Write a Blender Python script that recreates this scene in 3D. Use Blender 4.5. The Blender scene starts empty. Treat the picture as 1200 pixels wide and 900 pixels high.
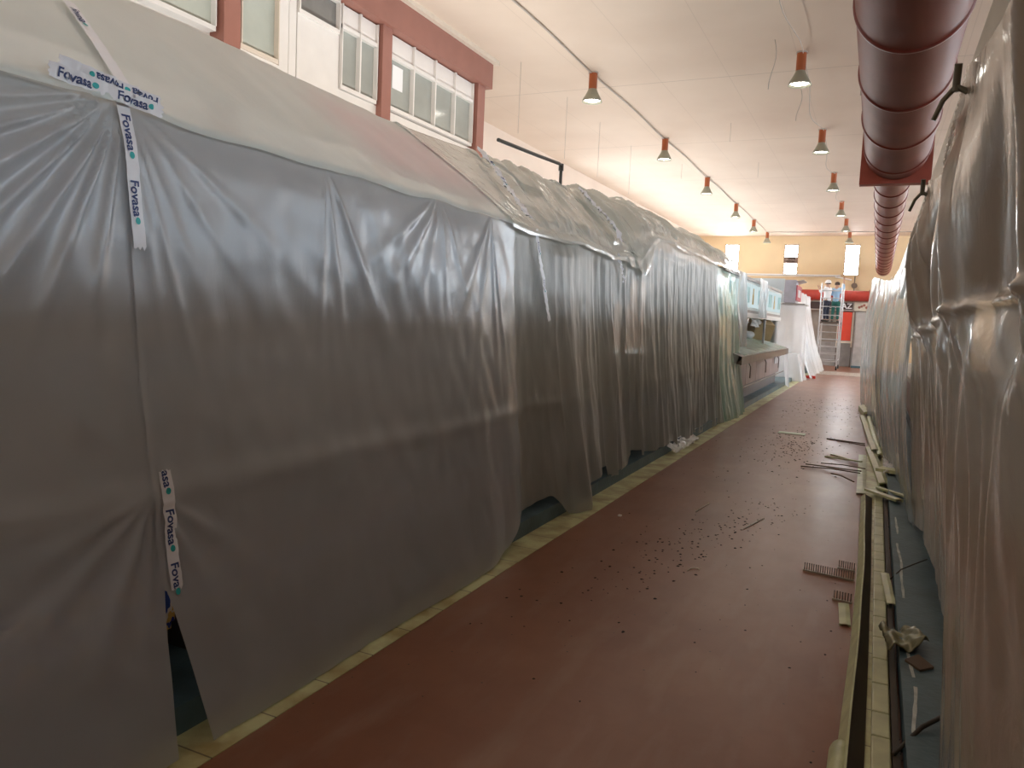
import bpy, bmesh, math, random
from mathutils import Vector, Matrix, noise
random.seed(7)
S = bpy.context.scene
C = S.collection
# ------------------------------------------------------------------ camera
cam_d = bpy.data.cameras.new('camera'); cam = bpy.data.objects.new('camera', cam_d); C.objects.link(cam)
cam_d.sensor_width = 36.0; cam_d.lens = 905/1200*36; cam_d.clip_start = .05; cam_d.clip_end = 200
CAM_H = 1.65
_dy = Vector(((1028-600)/905, -(389-450)/905, -1)).normalized()
_up = Vector((.045, 1, 0)); _up.z = -(_up.x*_dy.x+_up.y*_dy.y)/_dy.z; _up.normalize()
_dx = _dy.cross(_up)
cam.matrix_world = Matrix.Translation((0, 0, CAM_H)) @ Matrix((_dx, _dy, _up)).to_4x4()
S.camera = cam
# ------------------------------------------------------------------ view, world
S.view_settings.view_transform = 'Standard'; S.view_settings.look = 'None'
S.view_settings.gamma = 1; S.view_settings.use_curve_mapping = False
S.view_settings.exposure = 0.06
S.cycles.use_denoising = True
S.cycles.max_bounces = 10; S.cycles.diffuse_bounces = 6; S.cycles.transparent_max_bounces = 16; S.cycles.transmission_bounces = 8
S.cycles.sample_clamp_indirect = 6
W = bpy.data.worlds.new('daylight'); S.world = W; W.use_nodes = True
W.node_tree.nodes['Background'].inputs[0].default_value = (.75, .87, 1, 1)
W.node_tree.nodes['Background'].inputs[1].default_value = 1.0
WIN_R = 8.5      # strength of unseen clerestory panes, added in the right wall to light the hall
WIN_L = 14.0      # hidden left-wall panes, added to light the ceiling and far end
WIN_F = 32.0      # far windows
LAMP = 22.0
def added_uplight(x, y0, y1, z, w, power):
    # unseen area lights at about stall-top height, added to brighten the ceiling
    l = bpy.data.lights.new('added_uplight', 'AREA'); l.shape = 'RECTANGLE'; l.size = w; l.size_y = y1-y0; l.energy = power; l.color = UPCOL
    o = bpy.data.objects.new('added_uplight', l); C.objects.link(o); o.location = (x, (y0+y1)/2, z); o.rotation_euler = (math.pi, 0, 0)
UPCOL = (1.0, .97, .93)
added_uplight(-7.2, 13, 38.5, 2.4, .6, 200)
added_uplight(-5.0, -5.5, 12, 3.3, .4, 270)
added_uplight(-5.0, 12, 38, 3.2, .4, 200)
added_uplight(6.3, -5.5, 38, 2.6, .6, 800)

# ------------------------------------------------------------------ materials
MATS = {}
def newmat(name):
    m = bpy.data.materials.new(name); m.use_nodes = True
    nt = m.node_tree; nt.nodes.clear()
    out = nt.nodes.new('ShaderNodeOutputMaterial')
    return m, nt, out
def mat(name, col, rough=.6, metal=0, var=.12, scale=4, bump=0, bscale=30, spec=.5):
    """principled surface with soft procedural colour variation"""
    if name in MATS: return MATS[name]
    m, nt, out = newmat(name)
    N = nt.nodes.new; L = nt.links.new
    p = N('ShaderNodeBsdfPrincipled'); L(p.outputs[0], out.inputs[0])
    p.inputs['Roughness'].default_value = rough; p.inputs['Metallic'].default_value = metal
    p.inputs['Specular IOR Level'].default_value = spec
    tc = N('ShaderNodeTexCoord'); n = N('ShaderNodeTexNoise'); n.inputs['Scale'].default_value = scale; n.inputs['Detail'].default_value = 5
    L(tc.outputs['Object'], n.inputs['Vector'])
    r = N('ShaderNodeValToRGB'); r.color_ramp.elements[0].position = .3; r.color_ramp.elements[1].position = .7
    r.color_ramp.elements[0].color = tuple(c*(1-var) for c in col)+(1,)
    r.color_ramp.elements[1].color = tuple(min(1, c*(1+var)) for c in col)+(1,)
    L(n.outputs[0], r.inputs[0]); L(r.outputs[0], p.inputs['Base Color'])
    if bump:
        n2 = N('ShaderNodeTexNoise'); n2.inputs['Scale'].default_value = bscale; L(tc.outputs['Object'], n2.inputs['Vector'])
        b = N('ShaderNodeBump'); b.inputs['Strength'].default_value = bump; b.inputs['Distance'].default_value = .02
        L(n2.outputs[0], b.inputs['Height']); L(b.outputs[0], p.inputs['Normal'])
    MATS[name] = m; return m
def emit(name, col, s):
    if name in MATS: return MATS[name]
    m, nt, out = newmat(name); e = nt.nodes.new('ShaderNodeEmission')
    e.inputs[0].default_value = col+(1,); e.inputs[1].default_value = s
    nt.links.new(e.outputs[0], out.inputs[0]); MATS[name] = m; return m
def plastic(name, col, alpha=.7, rough=.22, spec=1.0, transl=.5, bump=.25, bscale=9):
    """thin translucent polythene film"""
    m, nt, out = newmat(name); N = nt.nodes.new; L = nt.links.new
    tc = N('ShaderNodeTexCoord')
    mp = N('ShaderNodeMapping'); mp.inputs['Scale'].default_value = (1, 1, .45); L(tc.outputs['Object'], mp.inputs[0])
    n = N('ShaderNodeTexNoise'); n.inputs['Scale'].default_value = bscale; n.inputs['Detail'].default_value = 6; n.inputs['Distortion'].default_value = 1.2
    L(mp.outputs[0], n.inputs[0])
    b = N('ShaderNodeBump'); b.inputs['Strength'].default_value = bump; b.inputs['Distance'].default_value = .03
    L(n.outputs[0], b.inputs['Height'])
    d = N('ShaderNodeBsdfDiffuse'); d.inputs[0].default_value = col+(1,)
    t = N('ShaderNodeBsdfTranslucent'); t.inputs[0].default_value = col+(1,)
    tr = N('ShaderNodeBsdfTransparent'); tr.inputs[0].default_value = (.96, .96, .95, 1)
    g = N('ShaderNodeBsdfGlossy'); g.inputs['Roughness'].default_value = rough; g.inputs[0].default_value = (1, 1, 1, 1)
    for s in (d, t, g): L(b.outputs[0], s.inputs['Normal'])
    m1 = N('ShaderNodeMixShader'); m1.inputs[0].default_value = transl; L(d.outputs[0], m1.inputs[1]); L(t.outputs[0], m1.inputs[2])
    n3 = N('ShaderNodeTexNoise'); n3.inputs['Scale'].default_value = 1.3; n3.inputs['Detail'].default_value = 4; L(tc.outputs['Object'], n3.inputs[0])
    mr = N('ShaderNodeMapRange'); mr.inputs[1].default_value = .3; mr.inputs[2].default_value = .7; mr.inputs[3].default_value = alpha-.06; mr.inputs[4].default_value = alpha+.06
    L(n3.outputs[0], mr.inputs[0])
    m2 = N('ShaderNodeMixShader'); L(mr.outputs[0], m2.inputs[0]); L(tr.outputs[0], m2.inputs[1]); L(m1.outputs[0], m2.inputs[2])
    lw = N('ShaderNodeLayerWeight'); lw.inputs[0].default_value = .5; L(b.outputs[0], lw.inputs['Normal'])
    pw = N('ShaderNodeMath'); pw.operation = 'POWER'; L(lw.outputs['Facing'], pw.inputs[0]); pw.inputs[1].default_value = 4.0
    ma = N('ShaderNodeMath'); ma.operation = 'MULTIPLY_ADD'; L(pw.outputs[0], ma.inputs[0]); ma.inputs[1].default_value = .6*spec; ma.inputs[2].default_value = .07*spec
    ma.use_clamp = True
    m3 = N('ShaderNodeMixShader'); L(ma.outputs[0], m3.inputs[0]); L(m2.outputs[0], m3.inputs[1]); L(g.outputs[0], m3.inputs[2])
    L(m3.outputs[0], out.inputs[0]); MATS[name] = m; return m

def floor_mat():
    m, nt, out = newmat('red_painted_floor'); N = nt.nodes.new; L = nt.links.new
    tc = N('ShaderNodeTexCoord')
    p = N('ShaderNodeBsdfPrincipled'); L(p.outputs[0], out.inputs[0])
    n = N('ShaderNodeTexNoise'); n.inputs['Scale'].default_value = 1.1; n.inputs['Detail'].default_value = 8; n.inputs['Roughness'].default_value = .65
    L(tc.outputs['Object'], n.inputs[0])
    r = N('ShaderNodeValToRGB'); e = r.color_ramp.elements
    e[0].position = .3; e[0].color = (.215, .082, .042, 1); e[1].position = .72; e[1].color = (.31, .145, .082, 1)
    L(n.outputs[0], r.inputs[0])
    # pale scuffs and worn dusty streaks along the aisle
    mp = N('ShaderNodeMapping'); mp.inputs['Scale'].default_value = (3.2, .8, 1); L(tc.outputs['Object'], mp.inputs[0])
    n2 = N('ShaderNodeTexNoise'); n2.inputs['Scale'].default_value = 2.2; n2.inputs['Detail'].default_value = 9; L(mp.outputs[0], n2.inputs[0])
    r2 = N('ShaderNodeValToRGB'); r2.color_ramp.elements[0].position = .5; r2.color_ramp.elements[1].position = .75
    r2.color_ramp.elements[1].color = (.45, .45, .45, 1)
    L(n2.outputs[0], r2.inputs[0])
    mx = N('ShaderNodeMix'); mx.data_type = 'RGBA'; L(r2.outputs[0], mx.inputs[0]); L(r.outputs[0], mx.inputs[6]); mx.inputs[7].default_value = (.36, .24, .18, 1)
    # small dark specks
    v = N('ShaderNodeTexVoronoi'); v.inputs['Scale'].default_value = 9; v.inputs['Randomness'].default_value = 1; L(tc.outputs['Object'], v.inputs[0])
    lt = N('ShaderNodeMath'); lt.operation = 'LESS_THAN'; lt.inputs[1].default_value = .045; L(v.outputs['Distance'], lt.inputs[0])
    mx2 = N('ShaderNodeMix'); mx2.data_type = 'RGBA'; L(lt.outputs[0], mx2.inputs[0]); L(mx.outputs[2], mx2.inputs[6]); mx2.inputs[7].default_value = (.09, .05, .035, 1)
    L(mx2.outputs[2], p.inputs['Base Color'])
    mr = N('ShaderNodeMapRange'); mr.inputs[1].default_value = .3; mr.inputs[2].default_value = .7; mr.inputs[3].default_value = .29; mr.inputs[4].default_value = .36
    L(n2.outputs[0], mr.inputs[0]); L(mr.outputs[0], p.inputs['Roughness'])
    b = N('ShaderNodeBump'); b.inputs['Strength'].default_value = .04; b.inputs['Distance'].default_value = .01; L(n2.outputs[0], b.inputs['Height']); L(b.outputs[0], p.inputs['Normal'])
    return m
def ceiling_mat():
    m, nt, out = newmat('cream_ceiling_panels'); N = nt.nodes.new; L = nt.links.new
    tc = N('ShaderNodeTexCoord'); p = N('ShaderNodeBsdfPrincipled'); L(p.outputs[0], out.inputs[0]); p.inputs['Roughness'].default_value = .75
    n = N('ShaderNodeTexNoise'); n.inputs['Scale'].default_value = .5; n.inputs['Detail'].default_value = 6; L(tc.outputs['Object'], n.inputs[0])
    r = N('ShaderNodeValToRGB'); r.color_ramp.elements[0].position = .3; r.color_ramp.elements[1].position = .7
    r.color_ramp.elements[0].color = (.68, .56, .46, 1); r.color_ramp.elements[1].color = (.76, .645, .54, 1); L(n.outputs[0], r.inputs[0])
    sx = N('ShaderNodeSeparateXYZ'); L(tc.outputs['Object'], sx.inputs[0])
    def line(sock, period, w, off):
        a = N('ShaderNodeMath'); a.operation = 'ADD'; a.inputs[1].default_value = off; L(sock, a.inputs[0])
        f = N('ShaderNodeMath'); f.operation = 'PINGPONG'; f.inputs[1].default_value = period/2; L(a.outputs[0], f.inputs[0])
        l = N('ShaderNodeMath'); l.operation = 'LESS_THAN'; l.inputs[1].default_value = w; L(f.outputs[0], l.inputs[0]); return l.outputs[0]
    a = line(sx.outputs[1], 4.9, .012, .5); b = line(sx.outputs[0], 1.2, .006, .3)
    mul = N('ShaderNodeMath'); mul.operation = 'MULTIPLY'; mul.inputs[1].default_value = .25; L(b, mul.inputs[0])
    mx0 = N('ShaderNodeMath'); mx0.operation = 'MAXIMUM'; mh = N('ShaderNodeMath'); mh.operation = 'MULTIPLY'; mh.inputs[1].default_value = .6; L(a, mh.inputs[0])
    L(mh.outputs[0], mx0.inputs[0]); L(mul.outputs[0], mx0.inputs[1])
    mx = N('ShaderNodeMix'); mx.data_type = 'RGBA'; L(mx0.outputs[0], mx.inputs[0]); L(r.outputs[0], mx.inputs[6]); mx.inputs[7].default_value = (.42, .35, .29, 1)
    L(mx.outputs[2], p.inputs['Base Color']); return m
def tile_mat(name, c1, c2, grout, bw, bh, gw=.004, rough=.35):
    """border tiles: bricks laid in world metres on the horizontal plane"""
    m, nt, out = newmat(name); N = nt.nodes.new; L = nt.links.new
    tc = N('ShaderNodeTexCoord'); p = N('ShaderNodeBsdfPrincipled'); L(p.outputs[0], out.inputs[0]); p.inputs['Roughness'].default_value = rough
    mp = N('ShaderNodeMapping'); mp.inputs['Rotation'].default_value = (0, 0, math.pi/2); L(tc.outputs['Object'], mp.inputs[0])
    bt = N('ShaderNodeTexBrick'); bt.offset = 0; bt.inputs['Color1'].default_value = c1+(1,); bt.inputs['Color2'].default_value = c2+(1,); bt.inputs['Mortar'].default_value = grout+(1,)
    bt.inputs['Scale'].default_value = 1; bt.inputs['Mortar Size'].default_value = gw; bt.inputs['Brick Width'].default_value = bw; bt.inputs['Row Height'].default_value = bh
    L(mp.outputs[0], bt.inputs[0])
    n = N('ShaderNodeTexNoise'); n.inputs['Scale'].default_value = 5; n.inputs['Detail'].default_value = 8; L(tc.outputs['Object'], n.inputs[0])
    r = N('ShaderNodeValToRGB'); r.color_ramp.elements[0].position = .35; r.color_ramp.elements[1].position = .62; r.color_ramp.elements[0].color = (.62, .5, .38, 1); r.color_ramp.elements[1].color = (1, 1, 1, 1)
    L(n.outputs[0], r.inputs[0])
    mx = N('ShaderNodeMix'); mx.data_type = 'RGBA'; mx.blend_type = 'MULTIPLY'; mx.inputs[0].default_value = 1; L(bt.outputs[0], mx.inputs[6]); L(r.outputs[0], mx.inputs[7])
    L(mx.outputs[2], p.inputs['Base Color']); return m
def azulejo_mat():
    m, nt, out = newmat('blue_yellow_painted_tiles'); N = nt.nodes.new; L = nt.links.new
    tc = N('ShaderNodeTexCoord'); p = N('ShaderNodeBsdfPrincipled'); L(p.outputs[0], out.inputs[0]); p.inputs['Roughness'].default_value = .2
    sx = N('ShaderNodeSeparateXYZ'); L(tc.outputs['Object'], sx.inputs[0])
    def pp(s, o, per):
        a = N('ShaderNodeMath'); a.operation = 'ADD'; a.inputs[1].default_value = o; L(s, a.inputs[0])
        f = N('ShaderNodeMath'); f.operation = 'PINGPONG'; f.inputs[1].default_value = per/2; L(a.outputs[0], f.inputs[0]); return f.outputs[0]
    y = pp(sx.outputs[1], .04, .2); z = pp(sx.outputs[2], 0, .2)
    cb = N('ShaderNodeCombineXYZ'); L(y, cb.inputs[0]); L(z, cb.inputs[1])
    ln = N('ShaderNodeVectorMath'); ln.operation = 'LENGTH'; L(cb.outputs[0], ln.inputs[0])
    n = N('ShaderNodeTexNoise'); n.inputs['Scale'].default_value = 28; L(cb.outputs[0], n.inputs[0])
    ad = N('ShaderNodeMath'); ad.operation = 'MULTIPLY_ADD'; ad.inputs[1].default_value = .06; L(n.outputs[0], ad.inputs[0]); L(ln.outputs['Value'], ad.inputs[2])
    r = N('ShaderNodeValToRGB'); r.color_ramp.interpolation = 'CONSTANT'; cr = r.color_ramp.elements
    cr[0].position = 0; cr[0].color = (.5, .32, .08, 1); cr[1].position = .045; cr[1].color = (.03, .06, .3, 1)
    for pos, c in ((.075, (.6, .62, .6, 1)), (.088, (.04, .1, .4, 1)), (.11, (.62, .6, .55, 1)), (.13, (.55, .36, .1, 1)), (.145, (.03, .05, .25, 1)), (.165, (.62, .62, .6, 1))):
        x = cr.new(pos); x.color = c
    L(ad.outputs[0], r.inputs[0]); L(r.outputs[0], p.inputs['Base Color']); return m

# ------------------------------------------------------------------ object helpers
def tag(o, label=None, cat=None, group=None, kind=None):
    if label: o['label'] = label
    if cat: o['category'] = cat
    if group: o['group'] = group
    if kind: o['kind'] = kind
    return o
def empty(name, loc, label, cat, group=None, rz=0):
    o = bpy.data.objects.new(name, None); C.objects.link(o); o.location = loc; o.rotation_euler.z = rz
    o.empty_display_size = .1
    return tag(o, label, cat, group)
class MB:
    def __init__(s): s.v = []; s.f = []; s.smooth = []
    def add(s, vs, fs, sm=False):
        o = len(s.v); s.v += [tuple(v) for v in vs]; s.f += [tuple(i+o for i in f) for f in fs]; s.smooth += [sm]*len(fs)
    def box(s, x0, x1, y0, y1, z0, z1, M=None):
        vs = [Vector((x, y, z)) for x in (x0, x1) for y in (y0, y1) for z in (z0, z1)]
        if M: vs = [M @ v for v in vs]
        s.add(vs, [(0, 1, 3, 2), (4, 6, 7, 5), (0, 4, 5, 1), (2, 3, 7, 6), (0, 2, 6, 4), (1, 5, 7, 3)]); return s
    def cyl(s, p0, p1, r0, r1=None, n=16, caps=True, sm=True):
        r1 = r0 if r1 is None else r1
        p0, p1 = Vector(p0), Vector(p1); d = (p1-p0).normalized()
        a = d.orthogonal().normalized(); b = d.cross(a)
        vs = []
        for p, r in ((p0, r0), (p1, r1)):
            for k in range(n):
                t = 2*math.pi*k/n; vs.append(p+(a*math.cos(t)+b*math.sin(t))*r)
        s.add(vs, [(k, (k+1) % n, n+(k+1) % n, n+k) for k in range(n)], sm)
        if caps: s.add(vs[:n], [tuple(range(n))[::-1]]); s.add(vs[n:], [tuple(range(n))])
        return s
    def lathe(s, c, prof, n=20, axis='z', sm=True):
        c = Vector(c); vs = []
        for r, h in prof:
            for k in range(n):
                t = 2*math.pi*k/n
                q = Vector((r*math.cos(t), r*math.sin(t), h)) if axis == 'z' else Vector((r*math.cos(t), h, r*math.sin(t)))
                vs.append(c+q)
        m = len(prof)
        s.add(vs, [(j*n+k, j*n+(k+1) % n, (j+1)*n+(k+1) % n, (j+1)*n+k) for j in range(m-1) for k in range(n)], sm); return s
    def tube(s, pts, r, n=8):
        pts = [Vector(p) for p in pts]; vs = []
        for i, p in enumerate(pts):
            d = (pts[min(i+1, len(pts)-1)]-pts[max(i-1, 0)]).normalized()
            a = d.cross(Vector((.13, .31, 1))).normalized(); b = d.cross(a)
            for k in range(n):
                t = 2*math.pi*k/n; vs.append(p+(a*math.cos(t)+b*math.sin(t))*r)
        m = len(pts)
        s.add(vs, [(j*n+k, j*n+(k+1) % n, (j+1)*n+(k+1) % n, (j+1)*n+k) for j in range(m-1) for k in range(n)], True)
        s.add(vs[:n], [tuple(range(n))[::-1]]); s.add(vs[-n:], [tuple(range(n))]); return s
    def prism(s, poly, axis, a, b):
        """extrude polygon (2D) along axis from a to b"""
        def P(u, v, t):
            return {'x': (t, u, v), 'y': (u, t, v), 'z': (u, v, t)}[axis]
        n = len(poly); vs = [P(u, v, a) for u, v in poly]+[P(u, v, b) for u, v in poly]
        s.add(vs, [tuple(range(n))[::-1], tuple(range(n, 2*n))]+[(k, (k+1) % n, n+(k+1) % n, n+k) for k in range(n)]); return s
    def grid(s, fn, nu, nv, sm=True):
        vs = [fn(i/nu, j/nv) for j in range(nv+1) for i in range(nu+1)]
        w = nu+1
        s.add(vs, [(j*w+i, j*w+i+1, (j+1)*w+i+1, (j+1)*w+i) for j in range(nv) for i in range(nu)], sm); return s
    def build(s, name, m, parent=None, bevel=0, origin=None):
        me = bpy.data.meshes.new(name); vs = s.v
        if origin is not None: vs = [(x-origin[0], y-origin[1], z-origin[2]) for x, y, z in vs]
        me.from_pydata(vs, [], s.f); me.polygons.foreach_set('use_smooth', s.smooth)
        bm = bmesh.new(); bm.from_mesh(me); bmesh.ops.recalc_face_normals(bm, faces=bm.faces); bm.to_mesh(me); bm.free()
        me.materials.append(m); o = bpy.data.objects.new(name, me); C.objects.link(o)
        if origin is not None: o.location = origin
        if parent: o.parent = parent
        if bevel:
            b = o.modifiers.new('bevel', 'BEVEL'); b.width = bevel; b.segments = 2; b.limit_method = 'ANGLE'
        return o
def struct(name, mb, m, parent=None):
    o = mb.build(name, m, parent)
    if not parent: o['kind'] = 'structure'
    return o
def kids(o): return [c for c in bpy.data.objects if c.parent == o]
def copy_tree(o, parent=None):
    c = o.copy(); C.objects.link(c)
    if parent: c.parent = parent
    for ch in kids(o): copy_tree(ch, c)
    return c
def under(mb_obj, thing):
    """parent a world-space mesh to a located thing without moving it"""
    mb_obj.parent = thing; mb_obj.matrix_parent_inverse = Matrix.Translation(thing.location).inverted(); return mb_obj
def sm(a, b, x):
    t = max(0, min(1, (x-a)/(b-a))); return t*t*(3-2*t)
def interp(tab, x):
    if x <= tab[0][0]: return tab[0][1]
    for (a, va), (b, vb) in zip(tab, tab[1:]):
        if x <= b: t = (x-a)/(b-a); t = t*t*(3-2*t); return va+(vb-va)*t
    return tab[-1][1]
def nz(x, y, z=0): return noise.noise(Vector((x, y, z)))

# ------------------------------------------------------------------ room
CEIL = 6.0
M_floor = floor_mat(); M_ceil = ceiling_mat()
M_wall = mat('cream_plaster', (.80, .69, .60), .8, var=.05, scale=1)
M_ochre = mat('ochre_plaster', (.74, .58, .36), .8, var=.05, scale=1)
M_tile = tile_mat('cream_border_tiles', (.70, .74, .42), (.66, .68, .38), (.28, .27, .18), .33, .5)
M_kerb = mat('blue_grey_painted_kerb', (.075, .135, .16), .45, var=.25, scale=5, bump=.15)
struct('floor', MB().box(-8.6, 8.6, -6.2, 39.4, -.1, 0), M_floor)
struct('ceiling', MB().box(-8.6, 8.6, -6.2, 39.4, CEIL, CEIL+.15), M_ceil)
def wall_x(name, x0, x1, openings, m):
    """wall with openings (y0,y1,z0,z1) sharing one z band"""
    mb = MB(); z0, z1 = openings[0][2:]
    mb.box(x0, x1, -6.2, 39.4, 0, z0); mb.box(x0, x1, -6.2, 39.4, z1, CEIL)
    y = -6.2
    for o in openings: mb.box(x0, x1, y, o[0], z0, z1); y = o[1]
    mb.box(x0, x1, y, 39.4, z0, z1)
    struct(name, mb, m)
WN = [0]
def window(frame_mb, pane_mb, mf, mp):
    WN[0] += 1
    w = struct('window_%d' % WN[0], frame_mb, mf)
    pane_mb.build('pane', mp, w); return w
M_addR = emit('added_light_pane_right', (.66, .83, 1.0), WIN_R)
M_addR2 = emit('added_light_pane_right_far', (.80, .90, 1.0), WIN_R*3.0)  # added far panes, made stronger to light the left signs and drapes
M_addL = emit('added_light_pane_left', (.85, .94, 1.0), WIN_L)
M_skyF = emit('bright_daylight_pane_far', (.95, .98, 1.0), WIN_F)
M_frame = mat('white_window_frame', (.75, .74, .72), .5, var=.03)
opR = [(a, a+3.0, 4.3, 5.6) for a in (-4, .2, 4.4, 8.6, 12.8, 17, 21.2, 25.4, 29.6, 33.8)]
wall_x('wall_right', 8.5, 8.7, opR, M_wall)
for a, b, c, d in opR:
    f = MB(); f.box(8.5, 8.6, a, b, c, c+.06).box(8.5, 8.6, a, b, d-.06, d)
    for k in range(4): y = a+(b-a-.06)*k/3; f.box(8.5, 8.6, y, y+.06, c, d)
    window(f, MB().box(8.6, 8.62, a, b, c, d), M_frame, M_addR if a < 20 else M_addR2)
opL = [(a, a+2.4, 3.2, 4.4) for a in (20.5, 24, 27.5, 31, 34.5)]
mb = MB(); mb.box(-8.6, -8.4, -6.2, 39.4, 0, 3.2).box(-8.6, -8.4, -6.2, 39.4, 4.4, CEIL)
y = -6.2
for o in opL: mb.box(-8.6, -8.4, y, o[0], 3.2, 4.4); y = o[1]
mb.box(-8.6, -8.4, y, 39.4, 3.2, 4.4); struct('wall_left', mb, M_wall)
for a, b, c, d in opL:
    f = MB(); f.box(-8.5, -8.4, a, b, c, c+.06).box(-8.5, -8.4, a, b, d-.06, d)
    for k in range(3): y = a+(b-a-.06)*k/2; f.box(-8.5, -8.4, y, y+.06, c, d)
    window(f, MB().box(-8.52, -8.5, a, b, c, d), M_frame, M_addL)
struct('wall_back', MB().box(-8.6, 8.7, -6.4, -6.2, 0, CEIL), M_wall)
# far wall with three tall narrow windows
far = MB(); YF = 39.2
xs = [(-7.08, -6.4), (-4.3, -3.67), (-1.63, -1.0), (2.2, 2.85), (5.6, 6.25)]
far.box(-8.6, 8.7, YF, YF+.2, 0, 4.2).box(-8.6, 8.7, YF, YF+.2, 5.6, CEIL)
x = -8.6
for a, b in xs: far.box(x, a, YF, YF+.2, 4.2, 5.6); x = b
far.box(x, 8.7, YF, YF+.2, 4.2, 5.6); struct('wall_far', far, M_ochre)
M_brownframe = mat('brown_window_frame', (.25, .14, .1), .5)
for i, (a, b) in enumerate(xs):
    f = MB(); f.box(a, a+.03, YF-.02, YF+.1, 4.2, 5.6).box(b-.03, b, YF-.02, YF+.1, 4.2, 5.6)
    f.box(a, b, YF-.02, YF+.1, 4.2, 4.23).box(a, b, YF-.02, YF+.1, 5.57, 5.6)
    if i: 
        for k in range(1, 9): z = 4.2+1.4*k/9; f.box(a, b, YF, YF+.08, z-.014, z+.014)
    w = window(f, MB().box(a, b, YF+.1, YF+.12, 4.2, 5.6), M_brownframe, M_skyF)
    if i == 1:
        MB().box(a, b, YF, YF+.05, 4.72, 5.02).build('shutter_panel', mat('brown_grey_panel', (.3, .22, .18), .6), w)
        g = MB()
        for k in range(6):
            cx = a+.17+.06*k; g.lathe((cx, YF-.01, 4.8+.13*(k % 2)), [(.02, 0), (.045, -.005), (.05, -.012), (.03, -.02)], 10, 'y')
        g.build('scrollwork', mat('dark_ironwork', (.05, .035, .03), .5), w)
# long white conduit along the far wall and cornice glow strip
t = empty('wall_light_trough', (-4, YF-.1, 4.15), 'long white horizontal light trough running under the far windows', 'light')
under(MB().box(-6.7, -1.75, YF-.2, YF-.04, 4.1, 4.2).build('trough', mat('white_enamel', (.85, .84, .82), .4, var=.02), None), t)
under(MB().box(-6.7, -1.75, YF-.22, YF-.2, 4.12, 4.15).build('rim', mat('grey_trim', (.35, .33, .32), .4), None), t)
tag(MB().cyl((-1.95, YF-.23, 4.10), (-1.25, YF-.25, 3.97), .035).build('fluorescent_tube', mat('white_enamel', (.85, .84, .82)), None), 'short white tube hanging loose below the right-hand far window', 'tube')

# ---- mezzanine office on the left
M_red = mat('terracotta_painted_steel', (.33, .145, .11), .55, var=.06)
M_white = mat('white_panel', (.80, .77, .73), .5, var=.03)
M_cream = mat('cream_frame', (.72, .64, .54), .5, var=.04)
M_glassg = mat('grey_blind_glass', (.36, .38, .35), .12, var=.08, scale=2)
M_glassp = mat('pale_green_glass', (.45, .49, .44), .1, var=.08, scale=2)
XM = -6.45
m_ = MB()
m_.box(-8.4, XM-.14, -6.2, 12.05, 3.0, CEIL)     # body of the office block
struct('wall_mezzanine', m_, M_white)
beam = MB().box(XM-.14, XM+.12, -6.2, 12.2, 5.52, 5.93); struct('trim_1', beam, M_red)
struct('trim_2', MB().box(XM-.14, XM+.2, -6.2, 12.28, 5.93, CEIL), M_cream)
for i, (a, b) in enumerate(((-5, -4.78), (-2.2, -1.98), (.6, .82), (3.4, 3.62), (6.2, 6.43), (9.03, 9.25), (11.8, 12.05))):
    struct('trim_%d' % (3+i), MB().box(XM-.14, XM+.06, a, b, 3.0, 5.52), M_red)
def mwin(y0, y1, z0, z1, glass, top=None, n=1, frame=M_white, notice=-1):
    """office window run: panes, mullions, white head panels and a sill"""
    f = MB(); f.box(XM-.12, XM, y0, y1, z0-.05, z0).box(XM-.12, XM, y0, y1, z1, z1+.05)
    for k in range(n+1):
        y = y0+(y1-y0)*k/n; f.box(XM-.12, XM+.01, max(y0, y-.014), min(y1, y+.014), z0, top or z1)
    w = window(f, MB().box(XM-.1, XM-.06, y0, y1, z0, z1), frame, glass)
    if top:
        for k in range(n):
            a = y0+(y1-y0)*k/n+.02; b = y0+(y1-y0)*(k+1)/n-.02
            MB().box(XM-.1, XM-.03, a, b, z1+.05, top).build('head_panel', M_white, w)
    if notice >= 0:
        a = y0+(y1-y0)*notice/n+.14
        tag(MB().box(XM-.058, XM-.053, a, a+.26, z0+.28, z0+.6).build('paper_notice', mat('paper', (.9, .9, .9), .8, var=.01)), 'white paper notice stuck on the first pane of the four-pane office window', 'notice')
    return w
struct('wall_mezzanine', MB().box(XM-.14, XM-.03, 7.12, 7.27, 3, 5.5).box(XM-.14, XM-.03, 7.28, 7.40, 3, 5.5).box(XM-.14, XM-.03, 7.42, 8.20, 3, 5.10).box(XM-.14, XM-.03, 8.2, 11.78, 3, 4.44).box(XM-.14, XM-.03, 6.45, 7.12, 3, 4.4), M_white)
mwin(9.3, 11.75, 4.52, 5.18, M_glassg, 5.5, 4, notice=0)
mwin(8.22, 9.0, 4.5, 5.2, M_glassg, 5.5, 2)
mwin(7.42, 8.18, 5.15, 5.48, mat('dark_glass', (.2, .2, .19), .15), None, 1)
mwin(6.5, 7.08, 4.45, 5.5, M_glassp, None, 1, M_cream)
mwin(5.3, 6.15, 4.5, 5.3, M_glassp, None, 1, M_frame)
mwin(3.7, 5.2, 4.5, 5.3, M_glassp, 5.5, 2)
mwin(.9, 3.3, 4.5, 5.2, M_glassg, 5.5, 4)
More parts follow.
